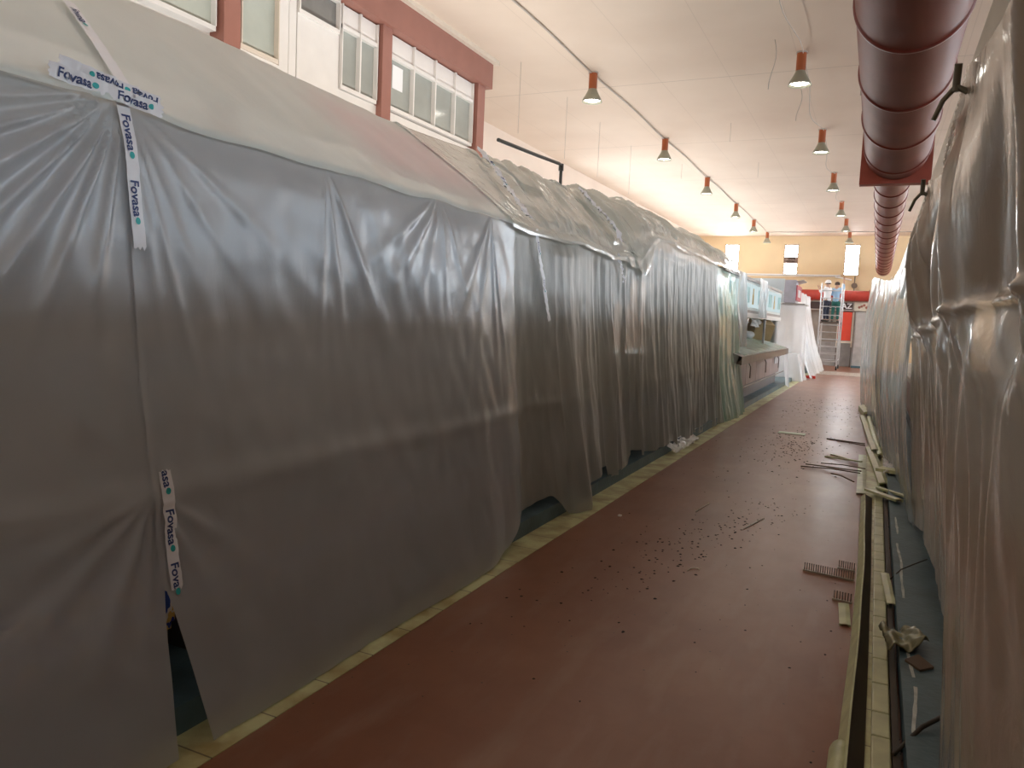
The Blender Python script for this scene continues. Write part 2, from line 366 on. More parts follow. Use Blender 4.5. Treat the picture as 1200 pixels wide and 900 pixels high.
# ---- floor borders and kerbs
struct('trim_10', MB().box(-2.28, -2.06, -6, 30.6, -.05, .004), M_tile)
struct('trim_11', MB().box(-5.6, -2.28, -6, 34, -.05, .12), M_kerb)
struct('trim_12', MB().box(.0, .2, -6, 30.6, -.05, .004), M_tile)
struct('trim_13', MB().box(.22, 5.6, -6, 34, -.05, .10), M_kerb)
struct('trim_14', MB().box(-2.6, -.05, 30.6, 33.2, -.05, .003), tile_mat('pale_cross_tiles', (.66, .62, .56), (.6, .56, .5), (.4, .36, .3), .33, .33))
M_worn = mat('worn_white_edge', (.50, .54, .52), .7, var=.3, scale=14)
for i, (a, b) in enumerate(((3.3, 3.75), (3.85, 4.5), (5.0, 6.3), (6.6, 7.2))):
    e_ = MB()
    e_.grid(lambda u, v: (.262+.02*nz(1, (a+(b-a)*u)*2)+.014*(v-.5)*(1+.8*nz(3, (a+(b-a)*u)*9)), a+(b-a)*u, .1015), 30, 1)
    struct('trim_%d' % (20+i), e_, M_worn)

# ------------------------------------------------------------------ ceiling lamps
M_copper = mat('orange_brown_lamp_housing', (.36, .10, .035), .4, metal=.3)
M_shade = mat('grey_green_lamp_shade', (.33, .33, .26), .4, metal=.4)
M_bulb = emit('warm_lamp_glow', (1.0, .93, .82), LAMP)
M_cord = mat('grey_cable', (.45, .40, .35), .6)
def lamp(x, y):
    t = empty('ceiling_lamp', (x, y, CEIL), '', 'lamp', 'bell lamps under the ceiling')
    MB().cyl((0, 0, -.30), (0, 0, -.02), .075, n=16).build('housing', M_copper, t)
    MB().cyl((0, 0, -.02), (0, 0, 0), .09, n=16).build('ceiling_plate', M_cord, t)
    sh = MB().lathe((0, 0, 0), [(.076, -.29), (.085, -.32), (.12, -.39), (.165, -.47), (.18, -.51), (.172, -.51), (.155, -.47), (.11, -.39), (.07, -.33)], 24).build('lamp_shade', M_shade, t)
    MB().lathe((0, 0, 0), [(.0, -.455), (.08, -.462), (.145, -.478)], 20).build('diffuser', M_bulb, sh)
    return t
ys = [3.4, 8.35, 13.3, 18.45, 23.5, 28.7, 33.1, 37.4]
l0 = None
ordw = {2: 'nearest', 3: 'second nearest', 4: 'third nearest', 5: 'fourth nearest', 6: 'second farthest', 7: 'farthest'}
for row, x in (('left', -4.9), ('right', -1.42)):
    for i, y in enumerate(ys):
        if i < 2: continue
        if l0 is None: l0 = t = lamp(x, y)
        else: t = copy_tree(l0); t.location = (x, y, CEIL)
        t['label'] = 'bell shaped ceiling lamp with copper brown top, %s in the %s row' % (ordw[i], row)
# hidden near ones of the same rows are outside the frame: left out
tag(MB().tube([(-4.9+.02*math.sin(y*1.3), y, CEIL-.022) for y in [2+k*.6 for k in range(59)]], .014, 6).build('ceiling_conduit', M_cord), 'pale conduit along the ceiling joining the left row of lamps', 'conduit')
tag(MB().tube([(-4.9+k*.5, 37.35, CEIL-.03) for k in range(14)], .02, 6).build('ceiling_conduit', M_cord), 'pale conduit crossing the ceiling near the far wall', 'conduit')
cb = [('grey cable sagging between the nearest two lamps of the right row', 13.3, 18.45), ('grey cable sagging between second and third lamps of the right row', 18.45, 23.5), ('grey cable sagging between third and fourth lamps of the right row', 23.5, 28.7), ('grey cable coming down to the nearest right-row lamp from the front', 8.3, 13.3)]
for lb, a, b in cb:
    tag(MB().tube([(-1.42+.05*math.sin(9*u), a+(b-a)*u, CEIL-.03-.28*math.sin(math.pi*u)**1.0*(1 if a > 9 else .5)) for u in [k/16 for k in range(17)]], .007, 5).build('cable', M_cord), lb, 'cable')
for lb, x, y, l in (('thin cable end hanging from the ceiling left of the nearest right-row lamp', -1.75, 12.6, .75), ('thin cable end dangling just behind the nearest right-row lamp', -1.6, 15.2, .6)):
    tag(MB().tube([(x+.04*math.sin(5*u), y-.05*u, CEIL-.0-l*u) for u in [k/8 for k in range(9)]], .006, 5).build('hanging_cable', M_cord), lb, 'cable')
M_wire = mat('thin_steel_wire', (.5, .46, .42), .4)
wl = [(-5.9, 12.4), (-5.9, 14.6), (-5.9, 16.6), (-5.9, 19), (-5.2, 21.5), (-3.2, 17.4), (-3.2, 21.7)]
for i, (x, y) in enumerate(wl):
    o = MB().cyl((x, y, CEIL-.001), (x, y, CEIL-(1.2 if x < -5.5 else .4)), .004, n=5).build('suspension_wire', M_wire)
    tag(o, ['thin vertical steel wire hanging from the ceiling beside the office block', 'thin wire hanging from the ceiling just beyond the office block corner', 'thin hanging wire above the black pipe bracket', 'thin hanging wire over the crumpled sheets', 'faint hanging wire left of the second left-row lamp', 'short wire stub hanging between the second lamps of both rows', 'short wire stub hanging between the third lamps of both rows'][i], 'wire', 'thin wires hanging from the ceiling')

# ------------------------------------------------------------------ ducts
M_duct = mat('dark_red_painted_duct', (.17, .042, .026), .5, metal=0, spec=.15, var=.08, scale=2)
M_rib = mat('duct_rib_red', (.17, .03, .02), .4)
CX, CZ = .06, 4.45
t = empty('ventilation_duct', (CX, 13.6, CZ-.45), 'large dark red round duct with seam ribs overhead on the right', 'duct')
under(MB().cyl((CX, -5.5, CZ), (CX, 13.45, CZ), .45, n=64).build('pipe', M_duct, None), t)
for y in (1.7, 3.6, 5.5, 7.42, 9.35, 11.25, 12.95):
    pr = [(.45, -.03), (.468, -.018), (.468, .018), (.45, .03)]
    under(MB().lathe((CX, y, CZ), pr, 64, 'y').build('rib', M_rib, None), t)
q = MB().box(CX-.5, CX+.5, 13.5, 13.72, CZ-.5, CZ+.5)
under(q.build('end_box', mat('bright_red_duct_box', (.33, .07, .045), .5), None), t)
t = empty('narrow_duct', (CX, 14, CZ-.3), 'narrower red ribbed duct continuing to the far wall', 'duct')
under(MB().cyl((CX-.03, 13.72, CZ), (CX-.03, 38.6, CZ), .3, n=40).build('pipe', mat('brick_red_duct', (.20, .05, .04), .42, spec=.3), None), t)
for k in range(17):
    under(MB().lathe((CX-.03, 14.7+k*1.42, CZ), [(.3, -.035), (.318, -.02), (.318, .02), (.3, .035)], 40, 'y').build('rib', M_rib, None), t)
for y in (6.4, 10.3, 14.3):
    tag(MB().cyl((CX-.46, y, CZ), (CX-.46, y, CEIL), .008, n=6).build('duct_hanger_rod', M_wire), 'steel rod hanging the big red duct, %s' % {6.4: 'nearest of three', 10.3: 'middle of three', 14.3: 'at its end box'}[y], 'rod')
t = empty('cross_duct', (-2, 38.3, 3.0), 'horizontal red duct crossing in front of the far wall', 'duct')
under(MB().cyl((-4.6, 38.3, 3.22), (-.35, 38.3, 3.22), .24, n=32).build('pipe', mat('bright_red_pipe', (.45, .055, .04), .4), None), t)
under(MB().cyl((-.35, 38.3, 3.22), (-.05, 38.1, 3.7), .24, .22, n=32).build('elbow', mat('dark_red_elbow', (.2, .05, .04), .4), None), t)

# ------------------------------------------------------------------ left stalls under the sheets
M_brown = mat('dark_brown_cladding', (.055, .038, .03), .5, var=.2)
M_gskirt = mat('grey_brown_skirt', (.13, .12, .11), .5)
M_marble = mat('pale_grey_worktop', (.45, .46, .46), .3, var=.1)
M_steel = mat('brushed_steel', (.45, .46, .47), .35, metal=.8, var=.05)
M_inner = mat('grey_stall_interior', (.50, .52, .54), .6, var=.15)
M_az = azulejo_mat()
M_pink = mat('faded_red_sign', (.75, .12, .2), .5)
def left_stall(y0, y1, zf, label, red=None):
    zf -= .09
    t = empty('market_stall', (-3.4, (y0+y1)/2, .12), label, 'market stall', 'stalls wrapped in plastic on the left')
    def P(mb, n, m, parent=None): 
        o = mb.build(n, m, None); return under(o, t)
    g = .03
    P(MB().box(-4.3, -2.62, y0+g, y1-g, .12, .27), 'skirt', M_gskirt)
    P(MB().box(-4.3, -2.6, y0+g, y1-g, .27, .31).box(-4.3, -2.58, y0+g, y1-g, .31, .58), 'tile_band', M_az)
    P(MB().box(-4.3, -2.6, y0+g, y1-g, .58, .86), 'counter_front', M_brown)
    P(MB().box(-3.3, -2.47, y0+g, y1-g, .86, .93), 'worktop', M_marble)
    P(MB().box(-4.4, -4.3, y0+g, y1-g, .12, zf+.55), 'back_wall', M_inner)
    P(MB().box(-4.4, -2.75, y0+g, y1-g, zf-.12, zf-.04), 'canopy', M_inner)
    P(MB().box(-2.74, -2.6, y0+g, y1-g, zf-.42, zf-.1), 'fascia', mat('grey_fascia', (.45, .48, .52), .4))
    P(MB().cyl((-2.56, y0+g, zf-.045), (-2.56, y1-g, zf-.045), .03), 'rail', M_steel)
    for y in (y0+.2, y1-.2):
        P(MB().cyl((-2.75, y, .93), (-2.75, y, zf-.1), .03), 'post', M_steel)
    for k in range(3):
        a = y0+.4+(y1-y0-.8)*k/3
        P(MB().box(-3.2, -2.7, a, a+(y1-y0)/3-.3, .93, 1.25), 'display_case', M_steel)
    return t
left_stall(-1.5, 2.3, 2.35, 'market stall nearest the camera on the left, wholly wrapped in plastic')
st = left_stall(2.36, 5.5, 2.35, 'second market stall on the left, behind the smooth grey sheet')
left_stall(5.56, 8.7, 2.35, 'third market stall on the left, behind heavily folded sheets')
left_stall(8.76, 13.2, 2.66, 'taller stall at the end of the wrapped left row')
tag(MB().prism([(-2.75, 2.51), (-3.4, 2.99), (-3.4, 2.96), (-2.75, 2.48)], 'y', 3.9, 5.5).build('sign_board', M_pink), 'faded red sign board showing pink through the upper left sheet', 'sign')

# ------------------------------------------------------------------ left sheets
P_main = plastic('milky_grey_polythene', (.68, .72, .75), .74, .24, .75, .42, .08, 5)
P_top = plastic('pale_green_grey_polythene', (.86, .93, .90), .84, .3, .6, .4, .1, 5)
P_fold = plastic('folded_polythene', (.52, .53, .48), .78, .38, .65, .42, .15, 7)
P_crumple = plastic('crumpled_shiny_polythene', (.74, .80, .76), .82, .16, 1.2, .42, .3, 7)
P_green = plastic('clear_green_polythene', (.62, .86, .72), .72, .2, 1.0, .6, .2, 9)
P_white = plastic('white_polythene', (.93, .95, .97), .85, .25, .7, .55, .25, 10)
P_right = plastic('glossy_beige_polythene', (.62, .55, .46), .84, .11, 1.0, .4, .16, 8)
P_right2 = plastic('clear_bluish_polythene', (.58, .67, .68), .50, .16, .7, .5, .15, 7)
def zf(y): return interp([(8.35, 2.36), (9.2, 2.71), (40, 2.71)], y)-.035*abs(math.sin(y*1.9))*(1 if y > 5 else .4)+.02*nz(y*2.3, 5)
def zu(y): return interp([(-2, 3.14), (3, 3.13), (5, 3.08), (8.4, 3.10), (10.5, 3.28), (18, 3.34)], y)+.02*nz(y*1.2, 9)+(.045*nz(y*4, 2) if y > 6.3 else 0)
RID = []   # (cy, cz, theta, width, amp, reach)
for th, w, a in ((-.22, .04, .03), (-.42, .035, .03), (-.6, .05, .04), (-.78, .03, .03), (-.95, .06, .045), (-1.12, .03, .03), (-1.3, .05, .04), (.12, .04, .007), (.25, .03, .009), (.42, .05, .005), (.7, .05, .004), (1.0, .05, .006)):
    RID.append((1.94, 2.37, th, w, a, .75 if th < 0 else .9))
for th, w, a in ((-.5, .12, .05), (-.95, .1, .04), (-1.25, .1, .03), (.45, .1, .035), (.9, .12, .03), (-.2, .08, .03)):
    RID.append((1.94, .95, th, w, a*.4, .8))
for th, w, a in ((-.75, .09, .05), (-.4, .06, .03), (-1.0, .06, .03), (0, .05, .02), (.4, .07, .02)):
    RID.append((4.15, 2.38, th, w, a*.35, .9))
for th, w, a in ((-.7, .09, .04), (-.35, .06, .03), (0, .05, .03), (.15, .04, .03)):
    RID.append((4.85, 2.34, th, w, a*.5, .9))
for th, w, a in ((-.1, .04, .02), (.12, .05, .02), (.5, .07, .02)): RID.append((3.05, 2.36, th, w, a*.6, 1.0))
def radial(y, z):
    d = 0
    for cy, cz, th, w, a, R in RID:
        dy = y-cy; dz = cz-z; r = math.hypot(dy, dz)
        if r > R*2.3 or r < 1e-4: continue
        q = (math.atan2(dy, dz)-th)/w
        if abs(q) > 3: continue
        d += a*min(r/.2, 1)*math.exp(-(r/R)**2)*math.exp(-q*q)
    return d
def hemx(y): return interp([(-2, -2.13), (4.35, -2.14), (4.9, -2.2), (5.4, -2.36), (6.0, -2.25), (6.2, -2.16), (6.5, -2.3), (8, -2.34), (12, -2.36), (14.5, -2.22)], y)
def Xf(y, z):
    zt = zf(y); t = max(0, min(1.05, (zt-z)/zt))
    x = -2.5+(hemx(y)+2.5)*(t**1.35)
    x += .009*math.exp(-((z-.95)/.05)**2)*(1 if y < 6 else .3)      # pressed over the counter edge
    k = sm(0, .08, t)
    x += .045*nz(y*.8, z*.7, 1)*k
    x += radial(y, z)*(1-sm(5.0, 6.2, y))
    f = sm(5.2, 6.6, y)
    if f > 0:
        s = y+.12*nz(y*.7, z*.8, 4)+.05*z*nz(y*.5, 8)
        n1 = nz(s*1.9, z*.2, 7); n2 = nz(s*4.6, z*.4, 2); n3 = nz(s*10, z*.6, 5)
        x += f*k*((.5-abs(n1))*.17*(.3+.7*t)+(.3-abs(n2))*.05*(.5+.5*t)+n3*.012*(1-.4*t))
    x += .006*nz(y*9, z*5, 3)*k
    return x
def front_sheet(name, y0, y1, hem, label, m, nu, nv, ztop=None, dx=0, group='plastic sheets over the left stalls', skew0=0, skew1=0):
    def fn(u, v):
        y = y0+(y1-y0)*u; zt = (ztop(y) if ztop else zf(y)); zh = hem(y)
        z = zh+(zt-zh)*v
        yy = y+max(0, 1-v/.265)**.75*(skew0*(1-u)+skew1*u)
        return (Xf(yy, z)+dx, yy, z)
    o = MB().grid(fn, nu, nv).build(name, m)
    return tag(o, label, 'plastic sheet', group)
hemA = lambda y: .008+.02*sm(1.7, 1.95, y)*0
front_sheet('plastic_sheet', -1.0, 1.95, lambda y: .008, 'smooth grey plastic sheet left of the taped seam, with rays of creases', P_main, 260, 170, skew1=-.035)
def hemB(y): return interp([(1.9, .01), (4.35, .012), (4.7, .05), (5.2, .2), (5.7, .22)], y)
front_sheet('plastic_sheet', 1.93, 5.25, hemB, 'wide smooth grey plastic sheet right of the taped seam', P_main, 300, 170, skew0=.13, dx=.012)
def hemC(y): return interp([(5.0, .22), (5.35, .16), (5.75, .2), (6.0, .02), (6.2, .015), (6.32, .16), (6.7, .19), (7.2, .22), (7.25, .1), (7.9, .12), (8.0, .22), (8.8, .2)], y)+.015*nz(y*9, 1)
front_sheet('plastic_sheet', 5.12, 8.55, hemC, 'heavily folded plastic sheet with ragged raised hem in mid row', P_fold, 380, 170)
def hemD(y): return interp([(8.3, .16), (9.2, .13), (9.8, .14), (10.1, .02), (10.7, .02), (11, .1), (11.6, .03), (14, .012)], y)+.01*nz(y*8, 3)
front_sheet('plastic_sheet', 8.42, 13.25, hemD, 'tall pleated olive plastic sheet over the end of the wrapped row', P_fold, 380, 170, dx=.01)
front_sheet('plastic_sheet', 13.0, 15.2, lambda y: .01, 'clear pale green plastic curtain closing the wrapped row', P_green, 160, 120, ztop=lambda y: 2.62, dx=-.01)
# upper sheets sloping back over the canopies
def Ptop(y, t):
    """t 0 at the fascia edge, 1 at the upper edge, >1 runs back flat"""
    z0 = zf(y); z1 = zu(y)
    if t <= 1:
        x = -2.5-1.0*t; z = z0+(z1-z0)*t+.05*math.sin(math.pi*t)*(1 if y > 6.5 else .3)
    else:
        x = -3.5-1.6*(t-1); z = z1-.05*(t-1)
    f = sm(5.3, 6.6, y)
    s = y-.9*t*f
    z += (.02*nz(s*1.1, t*.6, 3)+.008*nz(s*5, t*2, 6))*sm(0, .1, t)
    if f > 0: z += f*sm(0, .06, t)*((.45-abs(nz(s*2.0, t*.5, 1)))*.17+(.3-abs(nz(s*5, t*1.1, 4)))*.09+.02*nz(s*9, t*3, 8))
    return Vector((x, y, z))
def lap(y, t, d):    # a flap: negative t hangs below the fascia edge in front of the lower sheet
    if t >= 0: p = Ptop(y, t); p.z += d; return p
    z = zf(y)+t*.35; e = max(0, 1+t/.06); return Vector((Xf(y, min(z, zf(y)-.002))+.02*(1-e)+d*(1-.5*e), y, z+d*e))
def top_sheet(y0, y1, lo, hi, label, m, nu, nv, d=.012):
    def fn(u, v):
        y = y0+(y1-y0)*u; a = lo(y); t = a+(hi-a)*v; return lap(y, t, d)
    return tag(MB().grid(fn, nu, nv).build('plastic_sheet', m), label, 'plastic sheet', 'plastic sheets over the left stalls')
top_sheet(-1.0, 5.45, lambda y: -.09-.07*abs(nz(y*1.5, 3)), 1.6, 'smooth greenish plastic sheet sloping over the nearest canopies', P_top, 220, 60)
top_sheet(5.15, 8.6, lambda y: -.13-.12*abs(nz(y*3, 3))-.25*math.exp(-((y-8.25)/.3)**2), 1.6, 'crumpled plastic sheet with diagonal folds over the middle canopy', P_crumple, 300, 110, .025)
top_sheet(8.3, 15.2, lambda y: -.16-.10*abs(nz(y*3, 7))-.5*math.exp(-((y-8.65)/.28)**2), 1.6, 'crumpled shiny plastic sheet over the farthest wrapped canopy', P_crumple, 340, 110, .04)

# ------------------------------------------------------------------ printed tapes
M_tape = mat('white_adhesive_tape', (.80, .82, .86), .35, var=.03)
M_ink = mat('navy_print', (.03, .06, .19), .5, var=0)
M_teal = mat('teal_print', (.02, .42, .42), .5, var=0)
def text_mesh(s, size):
    cu = bpy.data.curves.new('txt', 'FONT'); cu.body = s; cu.size = size; cu.offset = .0012*size/.05; cu.align_x = 'LEFT'
    o = bpy.data.objects.new('txt', cu); C.objects.link(o)
    dg = bpy.context.evaluated_depsgraph_get(); me = bpy.data.meshes.new_from_object(o.evaluated_get(dg))
    bpy.data.objects.remove(o); return me
def tape(path, width, label, texts, group=None, rough=0, text_size=None, flip=False, n=40):
    """path: function s in metres along the tape -> (point, side vector); texts: [(s offset, string)]"""
    fn, Lg = path
    rnd = random.Random(hash(label) % 999 if False else len(label))
    def pt(s, c, h):
        p, side, nrm = fn(s); wob = rough*(nz(s*30, c*8, 2)+.5*nz(s*70, c*20, 5))
        return p+side*c+nrm*(h+wob)
    mb = MB()
    def g(u, v):
        s = Lg*u; c = (v-.5)*width
        if u == 0: s -= .006*math.sin(v*22)
        if u == 1: s += .008*math.sin(v*17)
        return pt(s, c, .006)
    mb.grid(g, n, 6)
    t = tag(mb.build('printed_tape', M_tape), label, 'tape', group)
    ts = text_size or width*.62
    first = True
    for s0, txt in texts:
        me = text_mesh(txt, ts); sgn = -1 if flip else 1
        vs = []
        for v in me.vertices:
            c = (v.co.y-ts*.33)
            vs.append(pt(s0+v.co.x*1.0, c*sgn, .0085) if not flip else pt(s0-v.co.x, -c, .0085))
        m2 = bpy.data.meshes.new('lettering'); m2.from_pydata([tuple(v) for v in vs], [], [tuple(p.vertices) for p in me.polygons]); m2.materials.append(M_ink)
        o = bpy.data.objects.new('lettering', m2); C.objects.link(o); o.parent = t
        w = max(v.co.x for v in me.vertices)
        # the little teal leaf after each word
        sl = s0+(w+ts*.35)*(-1 if flip else 1)
        lf = MB(); pts = []
        for k in range(14):
            a = 2*math.pi*k/14; r = ts*.24*(1-.25*math.cos(a)); pts.append(pt(sl+r*math.cos(a)*1.1, r*math.sin(a)*.9, .0085))
        lf.add(pts, [tuple(range(14))]); lf.build('leaf_logo', M_teal, t)
    return t
def front_path(y0, z0, y1, z1, off=.014):
    a = Vector((0, y0, z0)); b = Vector((0, y1, z1)); Lg = (b-a).length; d = (b-a)/Lg
    def fn(s):
        p = a+d*s; z = p.z; y = p.y; zz = min(z, zf(y)-.005); x = Xf(y, zz)+off
        return Vector((x, y, z)), Vector((0, -d.z, d.y))*-1 if False else Vector((0, d.z*-1, d.y)), Vector((1, 0, 0))
    return fn, Lg
def top_path(y0, t0, y1, t1, d_=.03):
    A = lap(y0, t0, d_); B = lap(y1, t1, d_); Lg = (B-A).length
    def fn(s):
        u = s/Lg; y = y0+(y1-y0)*u; t = t0+(t1-t0)*u; p = lap(y, t, d_)
        d = (B-A).normalized(); n_ = Vector((.6, 0, .8)); side = n_.cross(d).normalized(); return p, side, n_
    return fn, Lg
G = 'printed tapes sealing the sheets'
tape(front_path(1.94, 2.40, 1.96, 1.83), .052, 'white printed tape running down from the crossing point of tapes', [(.10, 'Fovasa'), (.33, 'Fovasa')], G, .003, text_size=.048)
tape(front_path(1.985, 1.03, 1.985, .60), .052, 'short white printed tape closing the seam above the open slit', [(.0, 'asa'), (.14, 'Fovasa'), (.335, 'Fova')], G, .003, text_size=.048)
tape(top_path(2.12, .53, 1.965, -.03), .052, 'white printed tape slanting up over the canopy from the crossing', [(.08, 'Fovasa')], G, .003, text_size=.048)
tape(front_path(1.66, 2.375, 2.10, 2.345, .03), .05, 'lower of the two crumpled tapes crossing the seam sideways', [(.03, 'Fovasa'), (.25, 'Fovasa')], G, .012, text_size=.045)
tape(front_path(1.70, 2.41, 2.09, 2.375, .022), .045, 'upper of the two crumpled tapes crossing the seam sideways', [(.24, 'Fovasa'), (.38, 'Fovasa')], G, .012, text_size=.04, flip=True)
tape(top_path(6.4, .92, 5.5, .0, .085), .085, 'crumpled white tape climbing the sheet beside the office corner', [(.3, 'Fovasa'), (.7, 'Fovasa')], G, .02, n=60)
tape(front_path(5.60, 2.33, 5.80, 1.62, .03), .05, 'white printed tape hanging down the folds of the middle sheet', [(.1, 'Fovasa'), (.4, 'Fovasa')], G, .008)
tape(top_path(8.6, .75, 7.9, .02, .11), .10, 'crumpled clear tape on the flap over the middle canopy', [], G, .03, n=60)
tape(front_path(7.7, 2.34, 7.85, 2.05, .03), .05, 'short crumpled tape under the hanging flap', [], G, .02)

# black pipe bracket above the stalls
t = empty('pipe_bracket', (-4, 9.8, 3.2), 'black bent pipe rising above the wrapped stalls', 'pipe')
under(MB().tube([(-4, 9.8, 2.7), (-4, 9.8, 3.3), (-4, 9.8, 3.64), (-4, 9.78, 3.68), (-4, 9.72, 3.69), (-4, 9.0, 3.65), (-4, 7.9, 3.6)], .022, 8).build('pipe', mat('black_steel', (.04, .045, .04), .4), None), t)
under(MB().cyl((-4, 9.8, 3.61), (-4, 9.8, 3.70), .034).build('elbow', mat('black_steel', (.04, .045, .04)), None), t)

# ------------------------------------------------------------------ the open stall beyond
YA, YB = 15.2, 22.8
t = empty('market_stall', (-3.2, 19, .12), 'open stall past the green curtain with lit sign panels and sloping counter', 'market stall', 'stalls beyond the wrapped row')
U = lambda mb, n, m, **k: under(mb.build(n, m, None, **k), t)
M_pinkst = mat('pinkish_stone_cladding', (.36, .27, .25), .4, var=.2, scale=3)
M_lip = mat('brown_steel_lip', (.20, .17, .15), .35, metal=.5)
U(MB().box(-4.2, -2.5, YA, YB, .12, .42), 'skirt', mat('dark_grey_skirt', (.12, .12, .13), .4))
for k in range(5):
    a = YA+(YB-YA)*k/5; U(MB().box(-4.2, -2.42, a+.01, a+(YB-YA)/5-.01, .42, .92), 'front_panel', M_pinkst)
U(MB().prism([(-2.2, .93), (-2.2, 1.08), (-2.26, 1.1), (-2.3, .95)], 'y', YA-.6, YB), 'counter_lip', M_lip)
U(MB().prism([(-2.22, 1.02), (-2.22, 1.09), (-2.9, 1.33), (-3.2, 1.33), (-3.2, .92), (-2.4, .92)], 'y', YA-.6, YB), 'counter', M_steel)
U(MB().box(-2.62, -2.5, YA-1.4, YB, 1.93, 2.62), 'sign_box', mat('white_sign_box', (.72, .80, .80), .4, var=.03))
U(MB().box(-2.66, -2.46, YA-1.4, YB, 1.83, 1.93), 'sign_lip', mat('white_enamel', (.85, .84, .82)))
U(MB().box(-2.64, -2.47, YA-1.4, YB, 2.60, 2.66), 'sign_top_trim', mat('grey_trim', (.35, .33, .32)))
U(MB().box(-2.52, -2.485, YA-1.4, YB, 1.93, 1.99), 'sign_bottom_trim', mat('grey_trim', (.35, .33, .32)))
M_backl = emit('backlit_pale_sign', (.80, .95, .97), .75)
for k in range(9):
    a = YA-.9+k*.95
    pan = U(MB().box(-2.502, -2.490, a, a+.85, 2.05, 2.54), 'sign_panel', M_backl)
    ic = MB()
    if k % 2: ic.prism([(a+.2, 2.12), (a+.4, 2.12), (a+.4, 2.3), (a+.35, 2.36), (a+.35, 2.46), (a+.25, 2.46), (a+.25, 2.36), (a+.2, 2.3)], 'x', -2.489, -2.482)
    else: ic.box(-2.489, -2.482, a+.15, a+.7, 2.14, 2.46)
    o = ic.build('sign_picture', mat('ochre_bottle_print', (.62, .42, .12), .5) if k % 2 else mat('pale_teal_print', (.32, .60, .62), .5), None); under(o, t)
for y, r in ((15.7, .06), (16.2, .03), (20.5, .03), (22.65, .09)):
    U(MB().cyl((-2.6, y, 1.1), (-2.6, y, 1.86), r), 'post', M_steel)
U(MB().box(-4.2, -2.6, YA-1.4, YB, 2.62, 2.68), 'canopy', M_white)
U(MB().box(-4.25, -4.15, YA, YB, .12, 2.62), 'back_panel', mat('pale_back_panel', (.55, .58, .6), .6))
for y in (15.9, 18.3, 20.8):
    U(MB().tube([(-2.26, y, .93), (-2.22, y, .85), (-2.22, y, .62)], .012, 6), 'rail_bracket', M_lip)
U(MB().cyl((-2.3, YA, .44), (-2.3, YB, .44), .015), 'foot_rail', M_lip)
U(MB().box(-2.43, -2.405, 21.6, 22.4, .68, .9), 'vent_grille', mat('pale_grille', (.6, .6, .6), .4))
# sheets hanging on the open stall
def hang(name, fn, nu, nv, m, label, group=None, cat='plastic sheet'):
    return tag(MB().grid(fn, nu, nv).build(name, m), label, cat, group)
def flap(y0, y1, zt, zb, x, amp, seed, tip=0):
    def fn(u, v):
        y = y0+(y1-y0)*u; z = zt-(zt-zb)*v*(1-tip*abs(2*u-1)); y = y+(.5-u)*(y1-y0)*tip*.5*v
        return (x+amp*(.3-abs(nz(y*4+seed, z*.7, seed)))*(.3+v)+.03*v, y, z)
    return fn
GS = 'loose sheets hanging on the open stall'
hang('plastic_sheet', flap(15.0, 15.9, 2.68, 1.25, -2.42, .25, 3), 60, 60, P_white, 'white plastic sheet hanging beside the green curtain over the sign', GS)
hang('plastic_sheet', flap(17.6, 18.9, 2.70, 1.85, -2.40, .2, 6), 60, 50, P_white, 'white plastic sheet draped over the middle of the lit sign', GS)
hang('plastic_sheet', flap(16.2, 17.3, 1.86, 1.35, -2.62, .3, 9, .8), 60, 40, P_white, 'pointed plastic flap hanging under the sign on the left', GS)
hang('plastic_sheet', flap(17.9, 19.4, 1.86, 1.62, -2.62, .3, 12, .5), 60, 40, P_white, 'short bunched plastic flap hanging under the middle of the sign', GS)
hang('plastic_sheet', lambda u, v: (-3.35-.2*u-.2*v, 20.2+2.3*u, 1.9-.75*v*(.3+.7*u)+.05*nz(u*8, v*3)), 50, 30, P_white, 'white plastic sheet slung diagonally behind the thin stall post', GS)
hang('plastic_sheet', lambda u, v: (-2.21-.72*v+.01*nz(u*20, v*5), 14.9+7.6*u, 1.10+.245*v+.03*abs(nz(u*22, v*3, 4))), 140, 30, P_green, 'pale green plastic sheet lying over the sloping counter', GS)
hang('plastic_sheet', lambda u, v: (-2.20+.12*v+.08*(.3-abs(nz(u*6, v, 1)))*v-.2*u, 22.3+1.1*u, 1.12-1.09*v), 40, 50, P_white, 'white plastic hanging from the end of the sloping counter to the floor', GS)
hang('plastic_scrap', lambda u, v: (-2.33+.17*v+.04*nz(u*7, v*3), 9.55+1.5*u, .02+.14*(1-v)**1.5+.04*abs(nz(u*9, v*7))), 40, 24, P_white, 'loose clear film tail spilling onto the cream border below the pleated sheet', None, 'film scrap')
# goods behind the counter
tag(MB().box(-3.0, -2.7, 20.0, 20.5, 1.0, 1.75, Matrix.Rotation(0, 4, 'X')).build('cardboard_box', mat('cardboard', (.48, .36, .2), .8)) if False else
    MB().box(-.25, .25, -.3, .3, 0, .45).build('cardboard_box', mat('cardboard', (.48, .36, .2), .8), bevel=.01), 'tan cardboard box tilted behind the sloping counter', 'box')
o = bpy.data.objects['cardboard_box']; o.location = (-2.85, 21.3, 1.40); o.rotation_euler = (.35, .1, .5)
def sack(x, y, z, sx, sy, sz, m, name, label, cat, seed):
    def fn(u, v):
        a = 2*math.pi*u; ph = math.pi*v; k = 1+.18*nz(math.cos(a)*1.5+seed, math.sin(a)*1.5, v*3)
        r = math.sin(ph)**.6*k*(1-.35*(1-v)**3 if True else 1)
        return (x+sx*r*math.cos(a), y+sy*r*math.sin(a), z+sz*(1-math.cos(ph))/2)
    return tag(MB().grid(fn, 20, 14).build(name, m), label, cat)
sack(-2.98, 21.5, 1.33, .13, .2, .22, mat('red_bag', (.55, .04, .02), .4), 'bag', 'red bag standing on the counter of the open stall', 'bag', 1)
